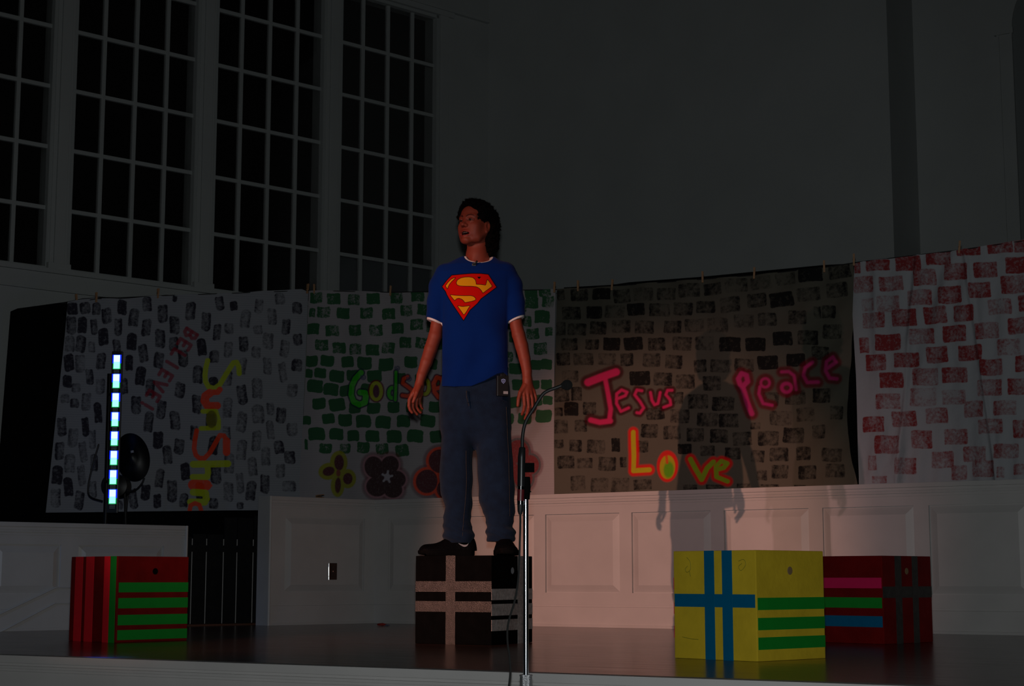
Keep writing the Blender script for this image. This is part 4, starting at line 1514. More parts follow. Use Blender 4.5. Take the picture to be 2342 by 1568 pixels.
# ------------------------------------------------------------------ microphone stand in front of the stage
YM = 5.05
ms = empty('microphone_stand', (at(1203, 1560, YM).x, YM, -0.98))
tag(ms, 'chrome microphone stand standing before the stage edge', 'microphone stand')
X0 = at(1203, 1540, YM).x
zt_, zj = at(1203, 1128, YM).z, at(1203, 1546, YM).z
mb = MB()
mb.tube([(X0, YM, zj - 0.1), (X0, YM, zt_)], 0.0082, 24)
mb.build('upper_pole', M['chrome'], ms, smooth=True)
mb = MB()
mb.tube([(X0, YM, -0.95), (X0, YM, zj - 0.02)], 0.0115, 20)
mb.build('lower_pole', M['chrome'], ms, smooth=True)
mb = MB()
mb.tube([(X0, YM, zj - 0.10), (X0, YM, zj - 0.004), (X0, YM, zj)], [0.0165, 0.0185, 0.017], 28)
mb.tube([(X0, YM, zj), (X0, YM, zj + 0.005)], 0.0195, 28)
mb.build('clutch', M['castm'], ms, smooth=True)
mb = MB()
mb.tube([(X0, YM, -0.98), (X0, YM, -0.965), (X0, YM, -0.95)], [0.14, 0.14, 0.03], 36)
mb.build('base', M['castm'], ms, smooth=True)
mb = MB()
mb.tube([(X0 + 0.002, YM, zt_ - 0.018), (X0 + 0.003, YM, zt_ + 0.02), (X0 + 0.003, YM, zt_ + 0.05)], [0.0095, 0.012, 0.010], 16)
cl0, cl1 = at(1207, 1062, YM), at(1222, 1080, YM)
mb.box((cl0.x - 0.020, YM - 0.024, cl1.z), (cl1.x, YM - 0.006, cl0.z + 0.004))
mb.build('clip', M['matte'], ms, bevel=0.002)
mb = MB()
p = at(1215, 1124, YM)
mb.tube([(X0, YM, p.z), (p.x, YM, p.z)], 0.0022, 8)
mb.build('set_screw', M['steel'], ms)
mic = empty('gooseneck_microphone', (X0 - 0.015, YM - 0.02, at(1191, 1175, YM).z))
tag(mic, 'slim black gooseneck microphone clipped to the chrome stand, curving to a small round head', 'microphone')
YG = YM - 0.02
P = lambda x, y: at(x, y, YG)
mb = MB()
mb.tube([P(1194.5, 1022), P(1194.5, 1024), P(1193, 1045), P(1192, 1112)], [0.007, 0.0095, 0.0115, 0.0115], 20)
mb.build('handle', M['plastic'], mic, smooth=True)
mb = MB()
mb.tube([P(1191.5, 1109), P(1191.5, 1120)], 0.0102, 20)
mb.build('silver_ring', M['steel'], mic, smooth=True)
mb = MB()
mb.tube([P(1190.5, 1144), P(1190.5, 1153)], 0.0100, 20)
mb.build('silver_ring', M['steel'], mic, smooth=True)
mb = MB()
mb.tube([P(1191.5, 1119), P(1190.5, 1145)], 0.0106, 20)
mb.build('red_band', M['band'], mic, smooth=True)
mb = MB()
mb.tube([P(1190.5, 1152), P(1190, 1168), P(1190, 1176)], [0.0098, 0.0085, 0.005], 18)
mb.build('connector', M['rubber'], mic, smooth=True)
neck = spline([P(1194.5, 1024), P(1195, 1000), P(1199, 975), P(1207, 955), P(1220, 935), P(1232, 915), P(1243, 900), P(1256, 892), P(1270, 887), P(1286, 881)], 8)
mb = MB()
mb.tube(neck, 0.0052, 12)
mb.build('gooseneck', M['rubber'], mic, smooth=True)
mb = MB()
h = P(1297, 880)
mb.ellipsoid(h, (0.0165, 0.017, 0.0160))
mb.tube([P(1284, 883), P(1291, 881)], [0.008, 0.013], 14)
mb.build('windscreen', mat('foam', (0.006, 0.006, 0.006), 0.95, bump=0.8, bscale=500), mic, smooth=True)
mb = MB()
cab = spline([P(1190, 1174), P(1190, 1200), P(1189, 1235), P(1187.5, 1285), P(1184, 1335), P(1176, 1378), P(1166, 1410), P(1160.5, 1440),
              P(1161, 1470), P(1165, 1500), P(1167.5, 1535), P(1164, 1568), P(1158, 1610)], 8)
mb.tube(cab, 0.0031, 8)
o = mb.build('microphone_cable', M['rubber'], mic, smooth=True)
# ------------------------------------------------------------------ the person, grown from distance fields
class Field:
    def __init__(self, lo, hi, h):
        self.h = h
        self.lo = np.array(lo, float)
        self.n = np.ceil((np.array(hi) - self.lo) / h).astype(int) + 1
        self.F = np.full(self.n, 1.0, np.float32)
        self.ax = [(self.lo[i] + h * np.arange(self.n[i])).astype(np.float32) for i in range(3)]

    def _win(self, lo, hi, pad):
        sl = []
        for i in range(3):
            a = max(0, int((lo[i] - pad - self.lo[i]) / self.h))
            b = min(self.n[i], int((hi[i] + pad - self.lo[i]) / self.h) + 2)
            if b <= a:
                return None, None
            sl.append(slice(a, b))
        X = self.ax[0][sl[0]][:, None, None]
        Y = self.ax[1][sl[1]][None, :, None]
        Z = self.ax[2][sl[2]][None, None, :]
        return tuple(sl), (X, Y, Z)

    def _mix(self, sl, d, k, mode):
        A = self.F[sl]
        if mode == 'add':
            if k <= 0:
                self.F[sl] = np.minimum(A, d)
            else:
                h_ = np.clip(0.5 + 0.5 * (A - d) / k, 0, 1)
                self.F[sl] = A * (1 - h_) + d * h_ - k * h_ * (1 - h_)
        else:
            nd = -d
            if k <= 0:
                self.F[sl] = np.maximum(A, nd)
            else:
                h_ = np.clip(0.5 - 0.5 * (A - nd) / k, 0, 1)
                self.F[sl] = A * (1 - h_) + nd * h_ + k * h_ * (1 - h_)

    def cone(self, a, b, ra, rb, k=0.01, mode='add'):
        a, b = np.array(a, float), np.array(b, float)
        m_ = max(ra, rb) + k + 3 * self.h
        sl, g = self._win(np.minimum(a, b), np.maximum(a, b), m_)
        if sl is None:
            return
        X, Y, Z = g
        ab = b - a
        L = float(ab @ ab) + 1e-12
        t = np.clip(((X - a[0]) * ab[0] + (Y - a[1]) * ab[1] + (Z - a[2]) * ab[2]) / L, 0, 1)
        d = np.sqrt((X - a[0] - t * ab[0]) ** 2 + (Y - a[1] - t * ab[1]) ** 2 + (Z - a[2] - t * ab[2]) ** 2) - (ra + (rb - ra) * t)
        self._mix(sl, d, k, mode)

    def chain(self, pts, rs, k=0.01, mode='add'):
        for i in range(len(pts) - 1):
            self.cone(pts[i], pts[i + 1], rs[i], rs[i + 1], k, mode)

    def ell(self, c, r, k=0.01, R=None, mode='add'):
        c = np.array(c, float)
        m_ = max(r)
        sl, g = self._win(c - m_, c + m_, k + 3 * self.h)
        if sl is None:
            return
        X, Y, Z = g[0] - c[0], g[1] - c[1], g[2] - c[2]
        if R is not None:
            X, Y, Z = (R[0][0] * X + R[1][0] * Y + R[2][0] * Z, R[0][1] * X + R[1][1] * Y + R[2][1] * Z, R[0][2] * X + R[1][2] * Y + R[2][2] * Z)
        k0 = np.sqrt((X / r[0]) ** 2 + (Y / r[1]) ** 2 + (Z / r[2]) ** 2)
        k1 = np.sqrt((X / r[0] ** 2) ** 2 + (Y / r[1] ** 2) ** 2 + (Z / r[2] ** 2) ** 2)
        d = k0 * (k0 - 1) / np.maximum(k1, 1e-6)
        self._mix(sl, d.astype(np.float32), k, mode)

    def loft(self, rows, k=0.01, mode='add', off=0.0, zlo=None, zhi=None, p=2.3, yaw=0.0, wob=None):
        """rows: (z, xc, yc, a, b) sorted by z: a column of super-elliptic sections"""
        r = np.array(sorted(rows), float)
        zl = r[0, 0] if zlo is None else zlo
        zh_ = r[-1, 0] if zhi is None else zhi
        R = (r[:, 3] + r[:, 4]).max() * 0.7 + 0.03
        sl, g = self._win((r[:, 1].min() - R, r[:, 2].min() - R, zl), (r[:, 1].max() + R, r[:, 2].max() + R, zh_), k + 3 * self.h)
        X, Y, Z = g
        zz = Z.reshape(-1)

        def ip(j):
            return np.interp(zz, r[:, 0], r[:, j])[None, None, :].astype(np.float32)
        xc, yc, a, b = ip(1), ip(2), ip(3) + off, ip(4) + off
        dx, dy = X - xc, Y - yc
        if yaw:
            cy_, sy_ = math.cos(yaw), math.sin(yaw)
            dx, dy = dx * cy_ + dy * sy_, -dx * sy_ + dy * cy_
        if wob is not None:
            w_ = wob(dx, dy, Z)
            a = a + w_
            b = b + w_
        q = (np.abs(dx / a) ** p + np.abs(dy / b) ** p) ** (1 / p)
        d = (q - 1) * np.minimum(a, b)
        d = np.maximum(d, np.maximum(zl - Z, Z - zh_))
        self._mix(sl, d.astype(np.float32), k, mode)

    def mesh(self):
        F = self.F
        n = F.shape
        S = F < 0
        c = np.zeros(tuple(x - 1 for x in n), np.uint8)
        for i in (0, 1):
            for j in (0, 1):
                for k in (0, 1):
                    c += S[i:n[0] - 1 + i, j:n[1] - 1 + j, k:n[2] - 1 + k]
        act = np.argwhere((c > 0) & (c < 8))
        idm = np.full(c.shape, -1, np.int32)
        idm[act[:, 0], act[:, 1], act[:, 2]] = np.arange(len(act))
        acc = np.zeros((len(act), 3))
        cnt = np.zeros(len(act))
        cor = [(i, j, k) for i in (0, 1) for j in (0, 1) for k in (0, 1)]
        val = {q: F[act[:, 0] + q[0], act[:, 1] + q[1], act[:, 2] + q[2]] for q in cor}
        for q in cor:
            for ax_ in range(3):
                if q[ax_] == 0:
                    q2 = list(q)
                    q2[ax_] = 1
                    q2 = tuple(q2)
                    a, b = val[q], val[q2]
                    m_ = (a < 0) != (b < 0)
                    t = np.where(m_, a / np.where(m_, a - b, 1), 0)
                    p = np.array(q, float)[None].repeat(len(act), 0)
                    p[:, ax_] += t
                    acc[m_] += p[m_]
                    cnt[m_] += 1
        V = self.lo + (act + acc / cnt[:, None]) * self.h
        quads = []
        for ax_ in range(3):
            o1, o2 = [(1, 2), (2, 0), (0, 1)][ax_]
            a = [slice(None)] * 3
            b = [slice(None)] * 3
            a[ax_] = slice(0, -1)
            b[ax_] = slice(1, None)
            A, B = S[tuple(a)], S[tuple(b)]
            e = np.argwhere(A != B)
            e = e[(e[:, o1] > 0) & (e[:, o2] > 0) & (e[:, o1] < n[o1] - 1) & (e[:, o2] < n[o2] - 1)]
            inside = A[e[:, 0], e[:, 1], e[:, 2]]
            c4 = []
            for (u, v) in ((-1, -1), (0, -1), (0, 0), (-1, 0)):
                t = e.copy()
                t[:, o1] += u
                t[:, o2] += v
                c4.append(idm[t[:, 0], t[:, 1], t[:, 2]])
            qd = np.stack(c4, 1)
            qd[~inside] = qd[~inside][:, ::-1]
            quads.append(qd)
        Q = np.concatenate(quads)
        Q = Q[(Q >= 0).all(1)]
        return V, Q

    def build(self, name, m, parent=None):
        V, Q = self.mesh()
        me = bpy.data.meshes.new(name)
        fast_mesh(me, V, Q)
        o = link(name, me, m, parent, True)
        return o, V


YP = 8.47
P3 = lambda px, py, dy=0.0: np.array(at(px, py, YP + dy))
K = 1.0 / 459.0          # metres per pixel at the person
ZT_BOX = BS
person = empty('person', (-0.19, YP + 0.01, ZT_BOX))
tag(person, 'person in blue T-shirt and jeans standing on the black cube with mouth open', 'person')

YAW = rad(-38)
cY, sY = math.cos(YAW), math.sin(YAW)
HC = P3(1088, 514.5, -0.005)
ROLL = rad(7)             # chin lifted


def H3(x, y, z):
    """head coordinates (x to the left ear, y forward, z up) to the world"""
    y2 = y * math.cos(ROLL) - z * math.sin(ROLL)
    z2 = y * math.sin(ROLL) + z * math.cos(ROLL)
    fx, fy = sY, -cY                 # forward
    lx, ly = cY, sY                  # towards the left ear
    return np.array((HC[0] + lx * x + fx * y2, HC[1] + ly * x + fy * y2, HC[2] + z2))


RH = np.stack([H3(1, 0, 0) - HC, H3(0, 1, 0) - HC, H3(0, 0, 1) - HC], 1)   # columns are the axes


def to_head(V):
    return (V - HC) @ RH


h = 0.0024
fb = Field((-0.60, YP - 0.27, ZT_BOX + 0.03), (0.22, YP + 0.20, 2.30), h)
# torso, hips and legs under the clothes
z_ = lambda py: float(P3(1085, py)[2])
xx = lambda px, py=700: float(P3(px, py)[0])
body_rows = [(950, 1050, 1122, .05), (900, 1022, 1150, .08), (820, 1016, 1156, .085), (740, 1014, 1158, .088), (660, 1012, 1164, .09), (630, 1026, 1154, .070), (606, 1052, 1136, .045)]
rows = [(z_(py), (xx(a, py) + xx(b, py)) / 2, YP + 0.01, (xx(b, py) - xx(a, py)) / 2 - 0.012, d_) for py, a, b, d_ in body_rows]
fb.loft(rows, 0.02)
for pts, rs in (([(1048, 985), (1046, 1080), (1047, 1160), (1052, 1235)], (.070, .055, .048, .036)),
                ([(1126, 985), (1132, 1080), (1142, 1160), (1148, 1232)], (.070, .055, .048, .036))):
    fb.chain([P3(x, y, 0.01) for x, y in pts], rs, 0.02)
# neck
fb.chain([P3(1092, 612, 0.02), P3(1092, 585, 0.012), P3(1094, 555, 0.012), P3(1098, 530, 0.02)], (.066, .056, .053, .056), 0.02)
fb.cone(P3(1066, 612, 0.02), P3(1046, 624, 0.02), .036, .030, 0.02)
fb.cone(P3(1119, 610, 0.02), P3(1140, 620, 0.02), .036, .030, 0.02)
# sterno muscles
fb.cone(P3(1082, 598, -0.035), P3(1108, 545, -0.010), .012, .012, 0.02)
# arms
RA = [(1014, 628, .0), (1006, 670, .0), (1002, 722, -.01), (999, 745, -.012), (995, 768, -.016), (985, 798, -.02), (975, 828, -.03), (964, 858, -.04), (959, 878, -.045)]
fb.chain([P3(*p) for p in RA], (.034, .035, .033, .0315, .034, .0335, .0305, .0245, .0215), 0.005)
LA = [(1160, 625, .0), (1172, 670, .0), (1178, 722, -.01), (1181, 745, -.012), (1186, 765, -.015), (1193, 790, -.018), (1200, 820, -.025), (1205, 848, -.032), (1206, 868, -.038)]
fb.chain([P3(*p) for p in LA], (.034, .035, .033, .032, .034, .0335, .0295, .0250, .0235), 0.005)


def hand(palm, fingers, k=0.006):
    for a, b, ra, rb in palm:
        fb.cone(P3(*a), P3(*b), ra, rb, 0.010)
    for pts, rs in fingers:
        pts = [P3(*p) for p in pts]
        # short root blend into the palm, then free
        fb.cone(pts[0], pts[1], rs[0], rs[1], 0.0035)
        for i in range(1, len(pts) - 1):
            fb.cone(pts[i], pts[i + 1], rs[i], rs[i + 1], 0.0015)


# his left hand (right in the picture), back of the hand and thumb towards us
hand([((1205, 868, -.038), (1198, 897, -.052), .019, .013), ((1206, 868, -.036), (1206, 899, -.05), .019, .013),
      ((1208, 868, -.034), (1213, 899, -.042), .018, .012), ((1209, 870, -.03), (1220, 897, -.03), .016, .011), ((1199, 882, -.048), (1190, 898, -.062), .012, .0105)],
     [([(1200, 882, -.052), (1190, 897, -.064), (1186, 912, -.068), (1184.5, 927, -.068)], (.013, .0110, .0098, .0078)),
      ([(1198, 893, -.052), (1199, 908, -.062), (1200, 926, -.066), (1198, 938, -.058), (1194, 947, -.046)], (.011, .0098, .0088, .0082, .0070)),
      ([(1206, 895, -.050), (1208, 912, -.056), (1209, 932, -.056), (1206, 946, -.046), (1201, 957, -.034)], (.011, .0100, .0090, .0084, .0072)),
      ([(1213, 895, -.042), (1217, 912, -.044), (1218, 930, -.044), (1215, 943, -.034), (1210, 953, -.022)], (.011, .0096, .0086, .0080, .0070)),
      ([(1220, 892, -.030), (1225, 908, -.030), (1226, 923, -.028), (1224, 934, -.020), (1219, 943, -.010)], (.010, .0084, .0076, .0070, .0062))])
# his right hand (left in the picture), thumb in front of the curled fingers
hand([((959, 878, -.045), (944, 902, -.060), .018, .013), ((960, 879, -.042), (951, 904, -.045), .018, .013), ((961, 880, -.036), (957, 903, -.028), .017, .012),
      ((962, 881, -.030), (963, 901, -.012), .015, .011), ((958, 884, -.060), (953, 896, -.076), .012, .011)],
     [([(958, 886, -.062), (953, 898, -.078), (949, 909, -.084), (945, 919, -.084)], (.013, .0108, .0096, .0078)),
      ([(944, 900, -.060), (936.5, 914, -.064), (935.5, 928, -.062), (938, 937, -.060), (942.5, 943, -.058)], (.011, .0096, .0088, .0080, .0068)),
      ([(950, 902, -.046), (944, 918, -.046), (943.5, 932, -.042), (948, 941, -.038), (954, 947, -.034)], (.011, .0098, .0090, .0082, .0070)),
      ([(957, 902, -.030), (952, 917, -.028), (952, 930, -.022), (957, 938, -.018), (962, 943, -.014)], (.011, .0094, .0086, .0080, .0068)),
      ([(963, 899, -.014), (960, 912, -.010), (960, 923, -.004), (963.5, 930, .0), (966.5, 934, .004)], (.010, .0084, .0076, .0070, .0060))])

# head
def hell(c, r, k=0.01, mode='add', rot=None):
    R = RH if rot is None else RH @ np.array(rot)
    fb.ell(H3(*c), r, k, R, mode)


def hc(a, b, ra, rb, k=0.01, mode='add'):
    fb.cone(H3(*a), H3(*b), ra, rb, k, mode)


hell((0, -.018, .030), (.074, .090, .080), 0.01)
hell((0, .028, -.012), (.058, .062, .085), 0.028)
hell((0, .036, .052), (.055, .044, .045), 0.03)             # forehead
for s in (-1, 1):
    hc((s * .056, -.004, -.045), (s * .044, .030, -.082), .018, .016, 0.025)   # jaw angle
    hc((s * .044, .030, -.082), (s * .010, .066, -.103), .016, .015, 0.020)
    hell((s * .040, .055, -.022), (.021, .020, .017), 0.022)  # cheek bone
    hell((s * .036, .052, -.055), (.020, .020, .024), 0.025)
    hell((s * .048, .022, -.030), (.015, .030, .032), 0.03)
    hc((s * .046, .066, .022), (s * .014, .080, .020), .010, .010, 0.015)   # brow
hell((0, .070, -.100), (.021, .018, .014), 0.015)            # chin
hell((0, .070, -.066), (.030, .020, .022), 0.018)            # muzzle
# eye sockets, balls, lids
for s in (-1, 1):
    hell((s * .031, .096, .001), (.017, .016, .0105), 0.012, 'sub')
    hell((s * .031, .0695, .000), (.0145, .0135, .0125), 0.003)
    hc((s * .045, .0735, .004), (s * .031, .0835, .0085), .0036, .0040, 0.004)
    hc((s * .031, .0835, .0085), (s * .017, .0790, .0035), .0040, .0032, 0.004)
    hc((s * .044, .0740, -.005), (s * .030, .0820, -.0085), .0030, .0030, 0.004)
    hc((s * .030, .0820, -.0085), (s * .018, .0785, -.003), .0030, .0028, 0.004)
# nose
hc((0, .080, .010), (0, .096, -.018), .0085, .0095, 0.012)
hell((0, .0990, -.0265), (.0125, .0135, .0105), 0.008)
for s in (-1, 1):
    hell((s * .0135, .0885, -.0300), (.0085, .0105, .0082), 0.006)
    hell((s * .0065, .0990, -.0385), (.0036, .0050, .0038), 0.002, 'sub')
# open mouth: cavity, lips, upper teeth
MZ = .0700
hell((0, .084, -MZ), (.0285, .026, .0105), 0.004, 'sub')
up = [(-.0310, .0665, -.0675), (-.018, .0830, -.0590), (-.004, .0905, -.0560), (.004, .0905, -.0560), (.018, .0830, -.0590), (.0310, .0665, -.0675)]
lo_ = [(-.0310, .0665, -.0685), (-.018, .0800, -.0800), (0, .0870, -.0840), (.018, .0800, -.0800), (.0310, .0665, -.0685)]
for i in range(5):
    hc(up[i], up[i + 1], .0034 if i else .0024, .0034 if i < 4 else .0024, 0.004)
for i in range(4):
    hc(lo_[i], lo_[i + 1], .0042 if i else .0026, .0042 if i < 3 else .0026, 0.004)
th = [(-.015, .0740, -.0630), (0, .0815, -.0632), (.015, .0740, -.0630)]
for i in range(2):
    hc(th[i], th[i + 1], .0022, .0022, 0.001)
# ears
for s in (-1, 1):
    q = rad(18) * s
    rot = [[math.cos(q), -math.sin(q), 0], [math.sin(q), math.cos(q), 0], [0, 0, 1]]
    hell((s * .0745, -.006, -.018), (.0075, .0175, .031), 0.006, rot=rot)
    hell((s * .0835, -.003, -.012), (.0075, .0105, .019), 0.004, 'sub', rot=rot)
    hc((s * .074, -.002, -.046), (s * .070, .004, -.040), .0075, .006, 0.006)
fb.F[:, :, -1] = 1
body, BV = fb.build('body', None, person)
L = to_head(BV)
n = len(BV)
colr = np.tile(np.array((0.26, 0.052, 0.029), np.float32), (n, 1))


def dab(mask_w, c):
    w_ = np.clip(mask_w, 0, 1)[:, None]
    global colr
    colr = colr * (1 - w_) + np.array(c, np.float32) * w_


face = L[:, 1] > 0.05


def seg(a, b, r, soft=0.0015):
    a, b = np.array(a), np.array(b)
    t = np.clip(((L - a) @ (b - a)) / ((b - a) @ (b - a)), 0, 1)
    d = np.linalg.norm(L - a - t[:, None] * (b - a), axis=1)
    return np.clip((r - d) / soft + 0.5, 0, 1)


def seg2(a, b, r, soft=0.002, ymin=0.045):
    a, b = np.array(a, float), np.array(b, float)
    P_ = L[:, [0, 2]]
    t = np.clip(((P_ - a) @ (b - a)) / ((b - a) @ (b - a)), 0, 1)
    d = np.linalg.norm(P_ - a - t[:, None] * (b - a), axis=1)
    return np.clip((r - d) / soft + 0.5, 0, 1) * (L[:, 1] > ymin)


def chain2(pts, r, soft, ymin=0.045):
    w_ = np.zeros(n)
    for i in range(len(pts) - 1):
        w_ = np.maximum(w_, seg2(pts[i], pts[i + 1], r if not isinstance(r, tuple) else r[0] + (r[1] - r[0]) * i / (len(pts) - 2), soft, ymin))
    return w_


BRW = (0.020, 0.006, 0.004)
for s in (-1, 1):
    dab(chain2([(s * .012, .0200), (s * .022, .0262), (s * .034, .0285), (s * .045, .0250), (s * .053, .0175)], (.0034, .0018), .003, .035) * 0.88, BRW)
    # eye opening, lashes and iris
    ex, ez = s * .0305, .0
    al = 1 - np.hypot((L[:, 0] - ex) / .0145, (L[:, 2] - ez) / .0052)
    dab(np.clip(al * 4, 0, 1) * (L[:, 1] > .045) * 0.8, (0.13, 0.045, 0.035))
    dab(chain2([(ex - .014, -.0012), (ex - .007, .0042), (ex, .0056), (ex + .007, .0042), (ex + .014, -.0012)], .0019, .002) * 0.9, (0.010, 0.004, 0.003))
    dab(chain2([(ex - .012, -.0020), (ex, -.0050), (ex + .012, -.0020)], .0009, .002) * 0.55, (0.03, 0.01, 0.008))
    dab(seg2((ex - .001, .0005), (ex + .001, .0005), .0048, .002), (0.008, 0.004, 0.003))
    dab(chain2([(ex - .013, .0085), (ex, .0115), (ex + .013, .0075)], .0010, .003) * 0.35, (0.12, 0.02, 0.015))
    dab(seg2((s * .0062, -.0372), (s * .0072, -.0372), .0030, .003, .07) * 0.8, (0.05, 0.010, 0.008))
dab(chain2([(p[0], p[2] + .001) for p in up], .0046, .003) * 0.75, (0.26, 0.030, 0.024))
dab(chain2([(p[0], p[2]) for p in lo_], .0058, .003) * 0.75, (0.30, 0.034, 0.028))
cav = (np.hypot(L[:, 0] / .0285, (L[:, 2] + MZ) / .0108) < 1.0) & (L[:, 1] > 0.030) & (L[:, 1] < 0.0845 - np.abs(L[:, 0]) * 0.42)
dab(cav * 0.97, (0.016, 0.003, 0.003))
tt_ = (np.abs(L[:, 0]) < .0165) & (np.abs(L[:, 2] - th[1][2]) < .0024) & (np.abs(L[:, 0]) < .013) & (L[:, 1] > .070) & (L[:, 1] < .0875)
dab(tt_ * 0.9, (0.26, 0.21, 0.20))
# nails and knuckle tone are left to the light; palms slightly paler
me = body.data
ca = me.color_attributes.new('skin', 'FLOAT_COLOR', 'POINT')
ca.data.foreach_set('color', np.concatenate([colr, np.ones((n, 1))], 1).astype(np.float32).reshape(-1))
m, nt, b = new_nodes('skin')
a_ = nt.nodes.new('ShaderNodeAttribute')
a_.attribute_name = 'skin'
nt.links.new(a_.outputs['Color'], b.inputs['Base Color'])
b.inputs['Roughness'].default_value = 0.52
b.inputs['Specular IOR Level'].default_value = 0.35
b.inputs['Subsurface Weight'].default_value = 0.06
b.inputs['Subsurface Scale'].default_value = 0.01
me.materials.append(m)
me.polygons.foreach_set('material_index', np.zeros(len(me.polygons), np.int32))

# --- hair: a mass of curls around the skull, longer behind the neck
fh = Field((HC[0] - 0.20, HC[1] - 0.20, HC[2] - 0.24), (HC[0] + 0.20, HC[1] + 0.22, HC[2] + 0.20), 0.0028)


def hh(c, r, k=0.02, mode='add'):
    fh.ell(H3(*c), r, k, RH, mode)


hh((0, -.024, .036), (.090, .096, .086))
hh((0, .020, .078), (.066, .066, .044), 0.03)
hh((0, -.060, -.030), (.090, .062, .085), 0.03)
hh((0, -.070, -.095), (.082, .046, .070), 0.03)
for s in (-1, 1):
    hh((s * .068, -.040, .0), (.026, .046, .055), 0.02)
    hh((s * .066, -.052, -.075), (.028, .034, .062), 0.02)
    hh((s * .066, .018, .048), (.022, .030, .032), 0.02)
rg = np.random.RandomState(11)
V0, _ = fh.mesh()
Lh = to_head(V0)
ok = ~((Lh[:, 1] > 0.055) & (Lh[:, 2] < 0.070)) & ~((np.abs(Lh[:, 0]) > .05) & (Lh[:, 1] > -.022) & (Lh[:, 2] < .010))
V0 = V0[ok]
for i in rg.choice(len(V0), 1500, replace=False):
    r = rg.uniform(.005, .0115)
    p = V0[i] + rg.normal(0, .0035, 3)
    fh.ell(p, (r, r * rg.uniform(.6, 1), r * rg.uniform(.6, 1.1)), 0.002)
# keep the face, ears and neck free
hh((0, .080, -.006), (.060, .060, .086), 0.006, 'sub')
for s in (-1, 1):
    hh((s * .090, -.002, -.020), (.030, .026, .036), 0.005, 'sub')
fh.cone(P3(1092, 600, 0.0), P3(1088, 552, -0.01), .060, .052, 0.004, 'sub')
fh.ell(H3(0, .050, -.085), (.075, .060, .05), 0.004, RH, 'sub')
fh.F[0] = fh.F[-1] = 1
fh.F[:, 0] = fh.F[:, -1] = 1
fh.F[:, :, 0] = fh.F[:, :, -1] = 1
hair, _ = fh.build('hair', M['hair'], person)
# loose curls giving the fuzzy outline
hv = _
cen = H3(0, -.02, .01)
mb = MB()
rr_ = random.Random(5)
sel = [i for i in range(len(hv))]
cnt_ = 0
Lv = to_head(hv)
for _i in range(9000):
    i = rr_.choice(sel)
    l = Lv[i]
    if l[1] > 0.05 and l[2] < 0.075:
        continue
    d = hv[i] - cen
    nd = np.linalg.norm(d)
    if nd < 0.085:
        continue
    d = d / nd
    t1 = np.cross(d, (0.3, 0.4, 0.86))
    t1 /= np.linalg.norm(t1)
    t2 = np.cross(d, t1)
    r = rr_.uniform(.0025, .006)
    ph = rr_.uniform(0, 6.28)
    ln_ = rr_.uniform(.003, .010)
    pts = []
    for q in range(6):
        an = ph + q * 1.25
        pts.append(Vector(hv[i] + d * (ln_ * q / 5 - 0.002) + (t1 * math.cos(an) + t2 * math.sin(an)) * r * 0.8))
    mb.tube(pts, 0.00045, 3, cap=False)
    cnt_ += 1
    if cnt_ > 2600:
        break
lc = mb.build('loose_curls', M['hair'], hair, fix=False)
lc['kind'] = 'stuff'

# --- T-shirt and the white undershirt
SR = [(893, 1003, 1171, .118), (860, 1004, 1169, .118), (820, 1007, 1165, .116), (760, 1009, 1164, .116), (700, 1006, 1167, .118), (650, 1003, 1171, .118), (625, 1003, 1173, .108),
      (608, 1014, 1164, .088), (597, 1034, 1148, .066), (588, 1052, 1134, .052)]
SR = [(z_(py), (xx(a, py) + xx(b, py)) / 2, YP + 0.005, (xx(b, py) - xx(a, py)) / 2, d_) for py, a, b, d_ in SR]
SLR = ([(1018, 626, .0), (1006, 655, .0), (1001, 690, -.004), (994, 733, -.012)], (.052, .054, .052, .043))
SLL = ([(1156, 622, .0), (1170, 652, .0), (1176, 690, -.004), (1181, 728, -.012)], (.052, .053, .051, .044))


def folds(dx, dy, Z):
    zr = Z - z_(760)
    f = 0.0075 * np.sin(26 * dx + 9 * zr + 0.6 * np.sin(14 * zr)) * np.clip((dx + 0.02) * 6, 0.0, 1.0)
    f = f + 0.0050 * np.sin(38 * dx - 20 * zr + 1.0) * np.clip(-zr * 5, 0, 1)
    f = f + 0.0020 * np.sin(60 * zr + 24 * dx) * np.clip(1 - np.abs(zr + 0.16) * 7, 0, 1)
    return f.astype(np.float32)


